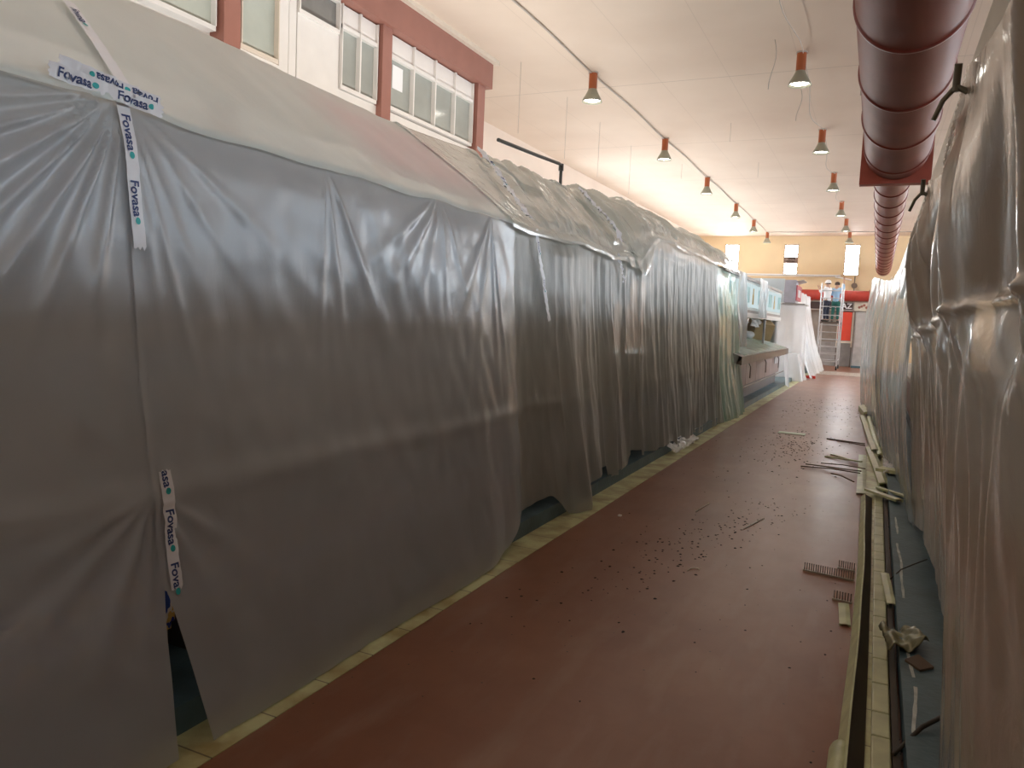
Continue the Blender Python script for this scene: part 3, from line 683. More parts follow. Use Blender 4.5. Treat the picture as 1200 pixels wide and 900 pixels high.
sack(-3.1, 21.9, 1.33, .13, .24, .55, mat('brown_sack', (.35, .17, .08), .7), 'sack', 'tall brown sack behind the red bag', 'sack', 4)
sack(-2.98, 22.3, 1.33, .22, .4, .5, mat('dark_green_cloth', (.03, .05, .04), .8), 'cloth_bundle', 'dark bundle of cloth behind the thin stall post', 'bundle', 7)
sack(-2.98, 22.2, 1.78, .1, .14, .22, mat('white_bag', (.75, .72, .72), .6), 'bag', 'small white bag on top of the dark bundle', 'bag', 9)
sack(-2.98, 20.4, 1.33, .18, .4, .2, P_white, 'plastic_bundle', 'low bundle of clear plastic on the counter left of the red bag', 'bundle', 12)

# ---- stall after it: white board, advert box, white draped stall
t = empty('market_stall', (-3.4, 27, .12), 'far stall with white side board beyond the sloping counter', 'market stall', 'stalls beyond the wrapped row')
under(MB().box(-4.6, -2.88, 27.0, 27.06, 2.48, 3.26).build('side_board', mat('pale_blue_board', (.62, .70, .74), .5, var=.02), None), t)
under(MB().box(-4.3, -2.9, 27.1, 33, .12, 1.0).build('counter', M_inner, None), t)
under(MB().box(-4.3, -2.95, 27.1, 33, 2.35, 2.45).build('canopy', M_inner, None), t)
for y in (27.3, 32.8): under(MB().cyl((-2.98, y, 1.0), (-2.98, y, 2.35), .04).build('post', M_steel, None), t)
t = empty('advert_box', (-2.55, 27, 2.4), 'grey box sign with a red and white advert facing the aisle', 'sign')
under(MB().box(-2.86, -2.50, 26.9, 27.6, 2.48, 3.22).build('casing', mat('grey_blue_casing', (.42, .42, .48), .4), None), t)
a_ = under(MB().box(-2.50, -2.47, 26.95, 28.6, 2.56, 3.06).build('advert_panel', mat('red_advert', (.50, .06, .09), .4), None), t)
under(MB().box(-2.468, -2.462, 27.3, 28.2, 2.68, 2.92).build('white_lettering_block', mat('white_print', (.75, .75, .8), .4), None), t)
under(MB().box(-2.9, -2.2, 26.9, 28.6, 2.42, 2.46, ).build('base_shelf', mat('grey_trim', (.35, .33, .32)), None), t)
under(MB().prism([(-2.75, 3.12), (-2.3, 3.24), (-2.28, 3.22), (-2.75, 3.08)], 'y', 27.0, 28.3).build('top_flap', M_steel, None), t)
def drape(u, v):
    y = 26.9+6.9*u; 
    top = 2.42+.05*nz(y*1.3, 2)+.5*sm(27.3, 29.5, y)
    if v < .3:
        k = v/.3; return (-3.7+1.15*k, y, top-.02*k+.03*nz(y*5, k*3))
    k = (v-.3)/.7; z = top-(top-.03)*k
    return (-2.55+.42*k**1.5+.45*(.35-abs(nz(y*1.3, z*.25, 3)))*(.15+k)+.16*k*abs(math.sin(y*2.6+2*nz(y, 1)))+.06*nz(y*5, z*.6), y, z)
hang('plastic_sheet', drape, 140, 90, P_white, 'white plastic sheet draped to the floor over the far stall', 'plastic sheets over far stalls')
def drape_end(u, v):
    x = -3.9+1.75*u; k = v; top = 2.40; z = top-(top-.03)*k
    return (x+.35*k*(u-.45), 26.85-.9*k**1.5-.5*(.3-abs(nz(x*2.2-.5*k*(u-.5), z*.25, 8)))*(.1+k)-.14*k*abs(math.sin(u*13+2*nz(u*4, 1))), z)
hang('plastic_sheet', lambda u, v: drape_end(.0+u, v), 60, 60, P_white, 'white plastic sheet hanging on the near end of the far stall', 'plastic sheets over far stalls')
def stool(u, v):
    a = 2*math.pi*u; k = v
    if k < .3: r = .38*k/.3; z = .86
    else: q = (k-.3)/.7; r = .38+.28*q*(1+.25*math.sin(a*5)); z = .86-.84*q
    rx = max(abs(math.cos(a)), abs(math.sin(a)))
    return (-2.45+r*.75*math.cos(a)/rx**.8, 26.0+r*1.1*math.sin(a)/rx**.8, z)
hang('covered_crate', stool, 64, 30, P_white, 'knee-high crate under white plastic beside the far stall', None, 'crate')
tag(MB().box(-2.38, -1.75, 27.6, 27.75, 0.0, .09).build('red_bar', mat('red_plastic', (.65, .05, .03), .4), bevel=.01), 'bright red bar lying on the floor before the scaffold', 'bar')

# ------------------------------------------------------------------ scaffold tower
M_alu = mat('aluminium_tube', (.55, .55, .56), .35, metal=.6)
SX0, SX1, SY0, SY1 = -2.2, -1.42, 34.4, 36.2
t = empty('scaffold_tower', ((SX0+SX1)/2, SY0, 0), 'narrow aluminium scaffold tower on wheels at the end of the aisle', 'scaffold')
U = lambda mb, n, m, **k: under(mb.build(n, m, None, **k), t)
for x in (SX0, SX1):
    for y in (SY0, SY1):
        U(MB().cyl((x, y, .18), (x, y, 3.55), .028, n=10), 'upright', M_alu)
        w = U(MB().cyl((x-.025, y, .085), (x+.025, y, .085), .085, n=16), 'caster', mat('black_rubber', (.03, .03, .03), .6))
        f_ = MB().box(x-.04, x+.04, y-.03, y+.03, .1, .2).build('caster_fork', M_alu, None); under(f_, t)
for y in (SY0, SY1):
    for z in (.35, .65, .95, 1.25, 1.55, 1.85, 2.25, 2.6, 2.95, 3.25):
        U(MB().cyl((SX0, y, z), (SX1, y, z), .018, n=8), 'rung', M_alu)
for x in (SX0, SX1):
    for z in (.4, 2.45, 2.95): U(MB().cyl((x, SY0, z), (x, SY1, z), .018, n=8), 'guard_rail', M_alu)
    U(MB().cyl((x, SY0, .5), (x, SY1, 1.9), .016, n=8), 'brace', M_alu)
U(MB().box(SX0, SX1, SY0, SY1, 1.93, 1.98), 'platform', mat('dark_plywood_deck', (.12, .09, .07), .7))
U(MB().box(SX0, SX0+.03, SY0+.05, SY1-.05, 1.98, 2.1), 'toe_board', M_alu)

# ------------------------------------------------------------------ people (skinned figures)
def skinned(name, chains, m, parent=None, loc=(0, 0, 0), rz=0, sub=1):
    """chains: list of lists of (x,y,z,r); chains share a vertex when coordinates repeat"""
    vs = []; rs = []; es = []; idx = {}
    for ch in chains:
        prev = None
        for x, y, z, r in ch:
            k = (round(x, 4), round(y, 4), round(z, 4))
            if k not in idx: idx[k] = len(vs); vs.append((x, y, z)); rs.append(r)
            i = idx[k]
            if prev is not None: es.append((prev, i))
            prev = i
    me = bpy.data.meshes.new(name); me.from_pydata(vs, es, []); o = bpy.data.objects.new(name, me); C.objects.link(o)
    s = o.modifiers.new('skin', 'SKIN'); s.use_smooth_shade = True
    for i, sv in enumerate(me.skin_vertices[0].data): sv.radius = (rs[i], rs[i]); sv.use_root = (i == 0)
    d = o.modifiers.new('subd', 'SUBSURF'); d.levels = sub; d.render_levels = sub
    dg = bpy.context.evaluated_depsgraph_get(); m2 = bpy.data.meshes.new_from_object(o.evaluated_get(dg))
    o.modifiers.clear(); o.data = m2; m2.materials.clear(); m2.materials.append(m)
    for p in m2.polygons: p.use_smooth = True
    if parent: o.parent = parent
    else: o.location = loc; o.rotation_euler.z = rz
    return o
M_skin = mat('skin', (.50, .29, .20), .5, var=.03)
def person(loc, rz, shirt, trousers, label, reach, helmet):
    # facing +y locally; pelvis first
    def arm(s, elbow, hand):
        sh = (s*.17, 0, 1.37, .055); el = elbow+(.04,); ha = hand+(.028,)
        mid = ((elbow[0]+hand[0])/2, (elbow[1]+hand[1])/2, (elbow[2]+hand[2])/2, .036)
        return [(0, 0, 1.34, .09), sh, el, mid, ha], sh, el, mid, ha
    L_, lsh, lel, lmid, lha = arm(-1, *reach[0]); R_, rsh, rel, rmid, rha = arm(1, *reach[1])
    ch = [[(0, 0, .90, .125), (0, .0, 1.06, .115), (0, 0, 1.2, .13), (0, 0, 1.34, .09), (0, .005, 1.45, .052), (0, .02, 1.52, .07), (0, .03, 1.59, .09), (0, .02, 1.66, .07)]]
    for s in (-1, 1):
        ch.append([(0, 0, .90, .125), (s*.09, 0, .82, .085), (s*.1, .02, .48, .058), (s*.11, -.01, .1, .036), (s*.11, .0, .05, .04), (s*.12, .13, .03, .032)])
    ch += [L_, R_]
    for s, h, mid in ((-1, lha, lmid), (1, rha, rmid)):
        d = Vector(h[:3])-Vector(mid[:3]); d.normalize(); sd = d.cross(Vector((0, 0, 1)) if abs(d.z) < .8 else Vector((0, 1, 0))).normalized()
        hv = Vector(h[:3]); pm = hv+d*.06; ch.append([h, tuple(pm)+(.026,)])
        for q, ln in ((-1.5, .055), (-.5, .07), (.5, .066), (1.5, .052)):
            b0 = pm+sd*q*.017+d*.015; ch.append([tuple(pm)+(.026,), tuple(b0)+(.009,), tuple(b0+d*ln*.5)+(.008,), tuple(b0+d*ln-Vector((0, 0, .012)))+(.007,)])
        ch.append([h, tuple(hv+sd*-.035+d*.03)+(.009,), tuple(hv+sd*-.045+d*.06)+(.008,)])
    b = skinned('person', ch, M_skin, None, loc, rz, 1)
    tag(b, label, 'person')
    # shirt over trunk and sleeves
    up = [[(0, 0, .80, .15), (0, 0, .92, .165), (0, 0, 1.06, .135), (0, 0, 1.2, .148), (0, 0, 1.35, .105), (0, 0, 1.41, .065)]]
    for (sh, el, mid) in ((lsh, lel, lmid), (rsh, rel, rmid)):
        up.append([(0, 0, 1.35, .105), sh[:3]+(.07,), el[:3]+(.052,), mid[:3]+(.045,)])
    skinned('shirt', up, shirt, b)
    tr = [[(0, 0, .94, .155), (0, 0, .86, .15)]]
    for s in (-1, 1): tr.append([(0, 0, .86, .15), (s*.09, 0, .78, .1), (s*.1, .02, .48, .072), (s*.11, -.01, .09, .055)])
    skinned('trousers', tr, trousers, b)
    for s in (-1, 1): 
        sh = MB().grid(lambda u, v: (s*.115+.045*math.cos(2*math.pi*u)*math.sin(math.pi*v)**.5, .05+.14*math.sin(2*math.pi*u)*math.sin(math.pi*v)**.5, .0+.09*(1-v)), 14, 8); sh.build('shoe', mat('dark_shoe', (.05, .045, .04), .5), b)
    # face
    MB().cyl((0, .11, 1.575), (0, .145, 1.555), .008, .016, 8).build('nose', M_skin, b)
    MB().box(-.025, .025, .108, .118, 1.525, 1.533).build('mouth', mat('lips', (.4, .12, .1), .5), b)
    for s in (-1, 1):
        MB().lathe((s*.032, .108, 1.59), [(.0, .012), (.009, .008), (.012, 0)], 10, 'y').build('eye', mat('dark_eye', (.03, .02, .02), .2), b)
        MB().cyl((s*.085, .02, 1.58), (s*.1, .015, 1.58), .022, .018, 10).build('ear', M_skin, b)
    MB().lathe((0, .005, 1.57), [(.098, -.02), (.104, .03), (.09, .08), (.04, .115), (0, .12)], 18).build('hair', mat('dark_hair', (.04, .03, .025), .7), b)
    if helmet:
        h = MB().lathe((0, .015, 1.6), [(.128, -.005), (.124, .0), (.118, .05), (.09, .105), (.045, .13), (0, .135)], 24).build('safety_helmet', mat('white_helmet', (.88, .88, .88), .3, var=.01), b)
        MB().box(-.07, .07, .11, .17, 1.595, 1.605).build('visor_peak', mat('white_helmet', (.88, .88, .88)), h)
    return b
person((-1.98, 34.75, 1.98), math.radians(60), mat('white_shirt', (.85, .86, .88), .8, var=.03), mat('dark_trousers', (.03, .035, .06), .8),
       'person in white shirt, dark trousers and white helmet on the scaffold', (((-.2, .2, 1.2), (-.12, .36, 1.42)), ((.2, .22, 1.18), (.1, .38, 1.4))), True)
person((-1.66, 35.25, 1.98), math.radians(-10), mat('light_blue_shirt', (.35, .55, .75), .8, var=.05), mat('green_trousers', (.02, .13, .11), .8),
       'person in light blue top and green trousers behind the helmeted one', (((-.23, .1, 1.15), (-.1, .3, 1.15)), ((.24, .1, 1.45), (.2, .2, 1.8))), False)

# ------------------------------------------------------------------ far stall with dark fascia
t = empty('far_stall', (-1.5, 38.6, 0), 'stall under the red cross duct with dark lettered fascia', 'market stall', 'stalls beyond the wrapped row')
U = lambda mb, n, m, **k: under(mb.build(n, m, None, **k), t)
U(MB().box(-3.6, -.2, 38.55, 39.1, 2.55, 3.0), 'fascia', mat('cream_fascia', (.55, .50, .42), .5))
s_ = U(MB().box(-2.9, -1.08, 38.50, 38.55, 2.60, 2.92), 'name_board', mat('dark_name_board', (.06, .035, .03), .4))
me = text_mesh('AZ', .33); me.materials.append(mat('white_lettering', (.8, .8, .78), .5)); o = bpy.data.objects.new('lettering', me); C.objects.link(o)
me.transform(Matrix.Translation((-1.56, 38.49, 2.65)) @ Matrix.Rotation(math.pi/2, 4, 'X')); under(o, t)
pb = U(MB().box(-1.02, -.3, 38.50, 38.55, 2.56, 2.94), 'picture_board', mat('cream_picture_board', (.7, .64, .52), .5))
pic = MB()
for k in range(5): pic.lathe((-.82+.1*k, 38.49, 2.72+.05*(k % 3)), [(0, -.012), (.05, -.01), (.06, .005)], 10, 'y')
U(pic, 'picture', mat('brown_red_print', (.35, .13, .09), .5))
U(MB().box(-3.6, -.2, 38.6, 39.1, 0, 1.1), 'counter', mat('grey_counter', (.35, .34, .33), .5))
U(MB().box(-3.6, -.2, 38.95, 39.1, 1.1, 2.55), 'back', mat('grey_brown_back_board', (.32, .28, .24), .6))  # back board in one even grey-brown colour
t = empty('red_shutter', (-1.35, 38.2, .9), 'bright red upright panel on a wheeled frame behind the scaffold', 'panel')
U = lambda mb, n, m, **k: under(mb.build(n, m, None, **k), t)
U(MB().box(-1.62, -1.08, 38.15, 38.2, 1.2, 2.48), 'panel', mat('bright_red_panel', (.72, .07, .035), .45, var=.05))
U(MB().box(-1.66, -1.02, 38.12, 38.16, 1.08, 1.17).box(-1.05, -1.0, 38.1, 38.2, .9, 2.5).box(-1.67, -1.63, 38.1, 38.2, .9, 2.5), 'frame', mat('cream_frame', (.72, .64, .54)))
U(MB().box(-1.04, -1.0, 38.1, 38.2, .0, .9).box(-1.66, -1.62, 38.1, 38.2, 0, .9), 'leg', M_lip)
t = empty('grey_cabinet', (-.7, 37.9, 0), 'tall grey cabinet to the right of the red panel', 'cabinet')
U = lambda mb, n, m, **k: under(mb.build(n, m, None, **k), t)
U(MB().box(-.92, -.3, 37.9, 38.4, .1, 2.5), 'body', mat('warm_grey_metal', (.42, .40, .38), .5))
U(MB().box(-.88, -.34, 37.88, 37.9, .95, 2.42), 'door', mat('light_grey_metal', (.47, .45, .43), .5))
U(MB().box(-.95, -.25, 37.7, 38.4, 0, .1), 'plinth', mat('blue_grey_painted_kerb', (.1, .1, .1)))
tag(MB().cyl((-1.12, 39.05, 3.72), (-1.12, 39.15, 3.72), .13, n=20).build('wall_bell', mat('dark_bell', (.16, .12, .09), .5)), 'dark round bell on the far wall under the right window', 'bell')
tag(MB().cyl((-1.12, 39.1, 3.3), (-1.12, 39.1, 4.15), .025, n=8).build('wall_pipe', mat('dark_bell', (.16, .12, .09))), 'dark vertical pipe behind the round bell', 'pipe')

# ------------------------------------------------------------------ right stalls and sheets
def right_stall(y0, y1, label):
    t = empty('market_stall', (1.6, (y0+y1)/2, .1), label, 'market stall', 'stalls wrapped in plastic on the right')
    P = lambda mb, n, m: under(mb.build(n, m, None), t)
    P(MB().box(.62, 2.4, y0, y1, .10, .9), 'counter_front', mat('red_brown_counter', (.16, .06, .035), .5))
    P(MB().box(.60, .62, y0, y1, .10, .22), 'skirt', mat('black_skirt', (.03, .03, .035), .5))
    P(MB().box(.50, 1.3, y0, y1, .9, .97), 'worktop', mat('beige_worktop', (.45, .40, .33), .4))
    P(MB().box(2.3, 2.4, y0, y1, .97, 2.3), 'back_wall', mat('beige_inner_wall', (.5, .45, .37), .6))
    P(MB().box(.30, 2.4, y0, y1, 2.44, 2.5), 'canopy', mat('beige_canopy', (.2, .18, .15), .6))
    P(MB().box(.20, .27, y0, y1, 2.33, 2.50), 'fascia_beam', mat('olive_beige_beam', (.30, .28, .21), .35))
    for y in (y0+.3, y1-.3): P(MB().cyl((.66, y, .97), (.66, y, 2.44), .03), 'post', M_steel)
    return t
right_stall(-1.5, 2.9, 'nearest wrapped stall on the right, olive beam above its sheet')
right_stall(2.96, 7.4, 'second wrapped stall on the right, behind the glossy sheet')
right_stall(7.46, 12.2, 'third wrapped stall on the right, behind the bluish clear sheet')
tag(MB().box(.47, .58, 6.6, 7.3, .10, .26).build('dark_block', mat('black_skirt', (.03, .03, .035))), 'small dark block on the kerb under the right sheet hem', 'block')
tag(MB().box(.50, .56, 5.0, 5.8, .10, .42).build('red_brown_panel', mat('red_brown_panel', (.20, .05, .02), .5)), 'red brown panel edge showing below the right sheet', 'panel')
def hook(y, z, s, label):
    t = empty('canopy_hook', (.15, y, z), label, 'hook', 'forked hooks on the right canopy')
    mk = mat('dark_olive_iron', (.12, .11, .075), .4, metal=.2)
    MB().tube([(.0, -.02, .0), (.0, 0, -.10*s), (.0, .0, -.15*s)], .022*s, 8).build('stem', mk, t)
    MB().tube([(0, 0, -.12*s), (-.03, .03*s, -.19*s), (-.05, .05*s, -.30*s)], .016*s, 8).build('prong', mk, t)
    MB().tube([(0, 0, -.12*s), (.05, -.03*s, -.19*s), (.08, -.05*s, -.29*s)], .018*s, 8).build('prong', mk, t)
hook(2.6, 2.42, .48, 'dark forked hook on the nearest right canopy edge')
hook(4.45, 2.42, .5, 'dark forked hook farther along the right canopy edge')
HK = [1.2, 2.6, 4.45, 6.1, 7.9]
def swag(y):
    for a, b in zip(HK, HK[1:]):
        if a <= y <= b: u = (y-a)/(b-a); return math.sin(math.pi*u)
    return 0
RR = [(2.6, .35, .10, .05, .9), (2.6, .62, .12, .06, 1.1), (2.6, -.1, .07, .04, .8), (4.45, .1, .06, .05, .8), (4.45, .5, .10, .06, .9), (4.45, -.35, .09, .05, .8), (1.2, .5, .14, .07, 1.3), (1.2, .85, .1, .05, 1.3), (6.1, .1, .08, .04, .7), (6.1, -.5, .1, .04, .7)]
def Xr(y, z):
    x0 = .175; xb = interp([(0, .36), (2.8, .33), (3.4, .36), (4.2, .45), (6, .42), (8.2, .36)], y)
    t = max(0, (2.4-z)/2.3); x = x0+(xb-x0)*t**.8
    k = sm(0, .45, 2.42-z); up = sm(1.5, 1.8, z)
    s = y-.55*(2.4-z)*up
    x += k*(.10*up+.04)*(nz(s*1.5, z*.4, 11)-.15)
    x += k*.03*(.3-abs(nz(s*3.6, z*.4, 3)))*(.4+up)
    for yh, th, w, a, Rr in RR:
        dy = y-yh; dz = 2.43-z; r = math.hypot(dy, dz)
        if r > 1e-3 and dz > 0:
            q = (math.atan2(dy, dz)-th)/w
            if abs(q) < 3: x -= a*min(r/.3, 1)*math.exp(-(r/Rr)**2)*math.exp(-q*q)
    mid = math.exp(-((z-1.25)/.35)**2)
    x += mid*.02*nz(s*11, z*1.3, 6)+.006*nz(y*7, z*3, 9)*k
    x -= .015*math.exp(-((z-1.79+.026*y-.03*nz(y*1.5, 2))/.012)**2)
    return min(x, .49)
def rs(u, v):
    y = .9+6.3*u; zt = 2.42-.10*swag(y); zh = interp([(0, .02), (3.1, .11), (3.6, .13), (4.6, .19), (5.7, .26), (7, .14), (8.2, .12)], y)
    z = zh+(zt-zh)*v; return (Xr(y, z), y, z)
hang('plastic_sheet', rs, 420, 200, P_right, 'glossy beige plastic sheet hanging close to the camera on the right', 'plastic sheets over the right stalls')
def Xr2(y, z):
    zt = interp([(6.8, 2.42), (12, 2.45), (19.5, 2.85)], y)
    t = (zt-z)/zt
    x = interp([(6.8, .26), (8, .24), (12, .10), (20, -.22)], y)+(.08*math.sin(math.pi*min(1, t))*-1)+interp([(6.8, .12), (9, .08), (12, .05), (20, -.02)], y)*t
    x += .10*(.35-abs(nz(y*.9, z*.4, 21)))+.03*(.3-abs(nz(y*2.6, z*.5, 23)))+.006*nz(y*8, z*4, 2)
    return x
def rs2(u, v):
    y = 6.8+5.4*u; zt = 2.43-.1*abs(math.sin(y*1.8)); z = .11+(zt-.11)*v if y < 8.5 else .05+(zt-.05)*v; return (Xr2(y, z), y, z)
hang('plastic_sheet', rs2, 240, 140, P_right2, 'clear bluish plastic sheet hanging past the glossy one', 'plastic sheets over the right stalls')
def rs3(u, v):
    y = 12.0+8.2*u; zt = interp([(12, 2.42), (20, 2.85)], y); z = .02+(zt-.02)*v; return (Xr2(y, z)+.01, y, z)
hang('plastic_sheet', rs3, 240, 140, P_right2, 'farthest clear plastic sheet bulging into the aisle on the right', 'plastic sheets over the right stalls')
right_stall(12.26, 20.0, 'last wrapped stall on the right, farthest down the aisle')

# ------------------------------------------------------------------ debris on the right border
M_trimc = mat('cream_green_trim', (.55, .58, .34), .4, var=.15, scale=9)
M_trimd = mat('dark_brown_shade_and_strip', (.06, .045, .03), .6, var=.2)  # painted shade on the channel, own colour on the brown strip
t = empty('skirting_channel', (.03, 3.0, 0), 'long cream skirting channel with its shadowed side painted dark lying along the right border', 'skirting')
def chan(u, v):   # slightly bowed long profile
    y = 2.75+5.6*u; return y
pts = 40
def ribbon(name, fn4, m):
    mb = MB(); vs = []
    for i in range(pts+1):
        y = 2.75+5.6*i/pts; vs += [Vector(p) for p in fn4(y, i/pts)]
    k = 4
    mb.add(vs, [(i*k+j, i*k+(j+1) % k, (i+1)*k+(j+1) % k, (i+1)*k+j) for i in range(pts) for j in range(k)]+[(3, 2, 1, 0), tuple(pts*k+j for j in range(4))])
    return under(mb.build(name, m, None), t)
bow = lambda y, u: .022*math.sin(math.pi*u)+.008*nz(y*.8, 3)
ribbon('top_face', lambda y, u: [(.0+bow(y, u)-.02, y, .012), (.012+bow(y, u), y, .085*(1-.5*u**3)), (.020+bow(y, u), y, .085*(1-.5*u**3)), (.006+bow(y, u)-.01, y, .006)], M_trimc)
ribbon('shade_side', lambda y, u: [(.020+bow(y, u), y, .084*(1-.5*u**3)), (.082+bow(y, u)*.3, y, .012), (.074+bow(y, u)*.3, y, .006), (.013+bow(y, u), y, .070*(1-.5*u**3))], M_trimd)  # shadowed side and gap of the cream channel, shade painted dark brown
y = 2.7; k = 0; edge0 = None
while y < 8.7:
    ln = random.choice((.3, .32, .33, .22)); 
    o = MB().box(.105, .175, y, y+ln-.008, .004, .034).build('edging_tile', mat('cream_glazed_edging', (.58, .60, .37), .3, var=.18, scale=7), None, bevel=.006, )
    o.rotation_euler.z = 0
    dist = ('nearest the camera' if k == 0 else 'farthest, beside the dry sticks' if y+ln >= 8.7 else None)
    tag(o, 'cream glazed edging tile in the row between channel and kerb', 'tile', 'row of cream edging tiles by the right kerb')
    y += ln; k += 1
tag(MB().box(.18, .205, 2.7, 8.6, .004, .045).build('brown_strip', M_trimd), 'narrow brown strip between edging tiles and blue kerb', 'strip')
def plank(p, q, w, h, name, label, m=M_trimc, cat='trim piece', group='broken trim pieces along the right border', lift=0, prof=True):
    p, q = Vector(p), Vector(q); d = q-p; L_ = d.length; d.normalize(); s = d.cross(Vector((0, 0, 1))).normalized(); n = s.cross(d)
    mb = MB(); P = []
    prof_ = [(-w/2, 0), (-w/2, h), (-w*.1, h*1.25), (w/2, h*.9), (w/2, 0), (w/2-.01, 0), (w/2-.012, h*.6), (-w*.1, h*.9), (-w/2+.01, h*.7), (-w/2+.01, 0)]
    m_n = len(prof_)
    for a in (0, 1):
        for u, v in prof_: P.append(p+d*L_*a+s*u+n*v)
    mb.add(P, [tuple(range(m_n))[::-1], tuple(range(m_n, 2*m_n))]+[(k, (k+1) % m_n, m_n+(k+1) % m_n, m_n+k) for k in range(m_n)])
    return tag(mb.build(name, m), label, cat, group)
plank((.04, 8.6, .03), (.30, 7.75, .125), .07, .025, 'trim_piece', 'broken cream trim piece slanting onto the kerb, left of a pair')
plank((.13, 8.75, .04), (.36, 8.0, .125), .04, .02, 'trim_piece', 'thinner cream trim piece slanting onto the kerb, right of a pair')
plank((-.13, 16.2, .01), (.10, 11.3, .05), .09, .04, 'trim_piece', 'long cream trim piece lying past the dry sticks')
plank((-.02, 15.6, .05), (.16, 11.0, .03), .06, .05, 'trim_piece', 'second long cream trim leaning on the first far one')
plank((.03, 11.8, .01), (.19, 9.0, .02), .10, .04, 'trim_piece', 'mid-length cream trim between the sticks and the far pieces')
plank((-.05, 11.2, .005), (-.02, 8.5, .005), .09, .012, 'trim_piece', 'flat cream trim lying on the border tiles by the sticks')
plank((-.12, 17.6, .0), (.0, 16.0, .02), .22, .12, 'trim_piece', 'bent cream trim chunk at the far end of the debris')
plank((-.055, 4.98, .0), (-.035, 4.62, .0), .06, .012, 'trim_piece', 'small square cream offcut beside the channel near the combs', prof=False)
plank((.17, 5.6, .05), (.20, 4.95, .06), .05, .012, 'trim_piece', 'small cream offcut between edging tiles and kerb')
plank((.15, 9.5, .105), (.36, 9.3, .125), .14, .04, 'trim_piece', 'curled cream piece on the kerb under the clear sheet')
o = tag(MB().grid(lambda u, v: (-.0+.045*math.cos(math.pi*u), 2.7+.46*v, .004+.07*math.sin(math.pi*u)), 16, 8).build('curved_trim_end', M_trimc), 'curved cream trim end at the very front of the channel', 'trim piece')
so = o.modifiers.new('s', 'SOLIDIFY'); so.thickness = .008
def comb(p, q, n, label):
    p, q = Vector(p), Vector(q); d = (q-p); L_ = d.length; d.normalize(); s = Vector((-d.y, d.x, 0))
    t = empty('tile_spacer_comb', p, label, 'comb strip', 'toothed metal strips lying on the red floor')
    mb = MB(); mb.box(0, L_, -.012, .004, 0, .012, Matrix.Rotation(math.atan2(d.y, d.x), 4, 'Z')); mb.build('bar', mat('pale_comb_metal', (.40, .36, .28), .4), t)
    tm = MB()
    for k in range(n): x = L_*k/n+.006; tm.box(x, x+.005, -.006, -.001, .010, .062, Matrix.Rotation(math.atan2(d.y, d.x), 4, 'Z'))
    tm.build('teeth', mat('dark_comb_teeth', (.16, .13, .10), .5), t)
comb((-.33, 5.55, .0), (-.01, 5.50, .0), 22, 'long toothed strip jutting from the channel onto the red floor')
comb((-.12, 5.74, .0), (-.01, 5.72, .0), 8, 'short toothed strip just behind the long one')
comb((-.12, 5.05, .0), (-.01, 5.03, .0), 7, 'short toothed strip nearer the camera than the long one')
# crumpled metal plate
def cr(u, v): 
    x = .15+.17*u+.05*(v-.5); y = 4.40-.30*v+.06*u; return (x, y, .115+.05*u*v+.03*nz(u*5, v*5)+.02*math.sin(u*9))
o = tag(MB().grid(cr, 20, 14).build('crumpled_plate', mat('olive_metal_plate', (.24, .23, .13), .35, metal=.3, var=.3, scale=20)), 'crumpled olive metal plate resting on the kerb', 'plate')
o.modifiers.new('s', 'SOLIDIFY').thickness = .006
o = tag(MB().prism([(.24, 4.02), (.30, 4.12), (.36, 4.0), (.30, 3.93)], 'z', .101, .112).build('brown_shard', mat('brown_shard_clay', (.12, .08, .05), .7)), 'flat brown shard on the kerb below the crumpled plate', 'shard')
tag(MB().tube([(.18, 3.19, .05), (.28, 3.33, .12), (.40, 3.5, .14)], .009, 6).build('dark_rod', mat('dark_rod', (.04, .03, .02), .6)), 'dark thin rod lying over the kerb nearest the camera', 'rod')
tag(MB().tube([(.20, 5.45, .07), (.26, 5.52, .125), (.33, 5.66, .13), (.42, 5.78, .15)], .004, 5).build('wire_offcut', mat('dark_rod', (.04, .03, .02))), 'dark wire offcut bending over the kerb', 'wire')
M_stick = mat('dry_brown_stick', (.11, .07, .04), .8)
for i, (x0, y0, x1, y1, lb) in enumerate(((-.70, 9.75, -.05, 9.6, 'lowest'), (-.66, 9.95, -.04, 9.75, 'second'), (-.50, 10.15, .0, 9.95, 'third'), (-.42, 12.4, -.03, 12.0, 'topmost'), (-.35, 9.5, -.1, 9.0, 'shortest, bent'))):
    tag(MB().tube([(x0, y0, .012), ((x0+x1)/2, (y0+y1)/2+.04*(-1)**i, .03), (x1, y1, .035)], .007, 5).build('wire_stick', M_stick), 'thin brown wire lying across onto the red floor, %s of the five' % lb, 'wire', 'brown wires by the right border')
plank((-.48, 10.75, 0), (-.05, 10.45, .03), .035, .015, 'trim_piece', 'short cream batten lying across onto the red floor, nearer one')
plank((-.42, 11.0, 0), (-.10, 10.5, .02), .03, .012, 'trim_piece', 'short cream batten lying across onto the red floor, farther one')
plank((-.56, 12.55, 0), (-.04, 12.25, .02), .025, .012, 'trim_piece', 'thin brown batten lying across behind the two cream ones', m=M_stick)
o = tag(MB().box(-.105, .105, -.13, .13, .0, .008).build('green_tile', mat('pale_green_tile', (.50, .62, .45), .35), bevel=.002), 'pale green flat tile lying alone on the aisle floor', 'tile')
o.scale = (1.9, .9, 1); o.location = (-1.09, 12.8, 0)
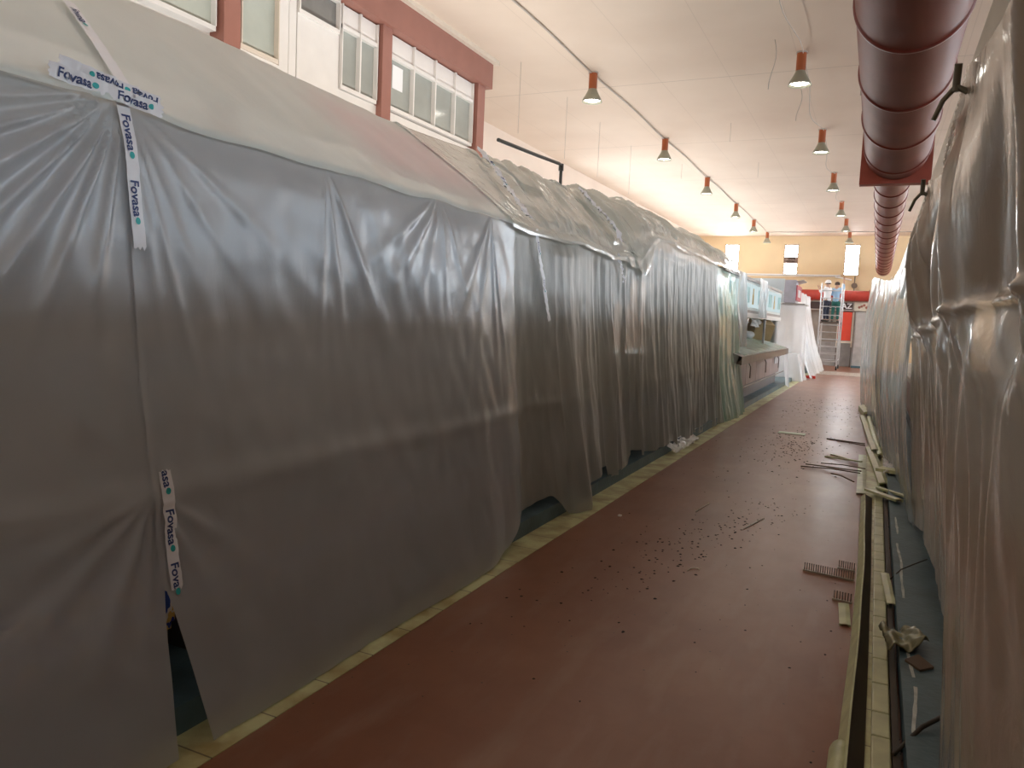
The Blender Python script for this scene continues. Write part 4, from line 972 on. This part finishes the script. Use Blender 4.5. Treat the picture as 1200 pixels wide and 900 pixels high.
# film scrap beside the far trims
o = hang('plastic_scrap', lambda u, v: (.08+.17*u, 12.0+3.6*v, .02+.06*abs(nz(u*3, v*6))+.05*abs(nz(u*9, v*15, 2))), 30, 60, P_white, 'white crumpled film scrap along the far border', None, 'film scrap')
o = hang('plastic_scrap', lambda u, v: (.18+.2*u, 9.3+1.5*v, .11+.05*abs(nz(u*3, v*6))+.04*abs(nz(u*9, v*12, 2))), 30, 40, P_white, 'white crumpled film scrap on the kerb by the curled piece', None, 'film scrap')
# pale rectangle scratched on the floor: two straws
tag(MB().tube([(-1.28, 7.15, .005), (-1.32, 6.75, .005)], .004, 5).build('straw', mat('pale_straw', (.75, .70, .60), .8)), 'pale straw on the floor at the left end of the scuffed rectangle', 'straw')
tag(MB().tube([(-.76, 6.85, .005), (-.86, 6.4, .005)], .004, 5).build('straw', mat('pale_straw', (.45, .42, .36))), 'pale straw on the floor at the right end of the scuffed rectangle', 'straw')
tag(MB().tube([(-.98+.04*math.cos(a), 5.1+.07*math.sin(a), .005) for a in [1+k*.3 for k in range(9)]], .004, 5).build('cut_ring', mat('pale_straw', (.45, .42, .36))), 'small pale crescent offcut in the middle of the floor', 'offcut')
tag(MB().box(-1.86, -1.83, 6.2, 6.23, 0, .015).build('white_chip', mat('paper', (.9, .9, .9)), bevel=.003), 'tiny white chip on the red floor near the folded sheet', 'chip')
# crumbs: uncountable dirt
cr_ = MB(); rr = random.Random(5)
def crumb(x, y, s):
    a = rr.random()*6.28; h = s*.5; 
    p = [(x+s*math.cos(a+k*1.256)*(.6+.6*rr.random()), y+s*1.3*math.sin(a+k*1.256)*(.6+.6*rr.random()), .0005) for k in range(5)]
    cr_.add(p+[(x, y, h)], [(k, (k+1) % 5, 5) for k in range(5)])
for k in range(220):
    u = rr.random(); cx, cy = -1.45+.75*u, 4.4+3.0*u; crumb(cx+rr.gauss(0, .14), cy+rr.gauss(0, .45), rr.uniform(.004, .013))
for k in range(150): crumb(rr.uniform(-2.0, -.1), rr.uniform(3, 12), rr.uniform(.003, .010))
for k in range(260): crumb(-.95+rr.gauss(0, .3), 11.6+rr.gauss(0, 1.1), rr.uniform(.006, .018))
for k in range(160): crumb(rr.uniform(-1.6, -.15), 17+rr.gauss(0, 1.6), rr.uniform(.006, .02))
for k in range(160): crumb(rr.uniform(-.0, .22), rr.uniform(3, 14), rr.uniform(.004, .012))
tag(cr_.build('floor_crumbs', mat('dark_soil', (.035, .025, .018), .9)), 'dark crumbs of dirt scattered over the red floor', 'dirt', kind='stuff')
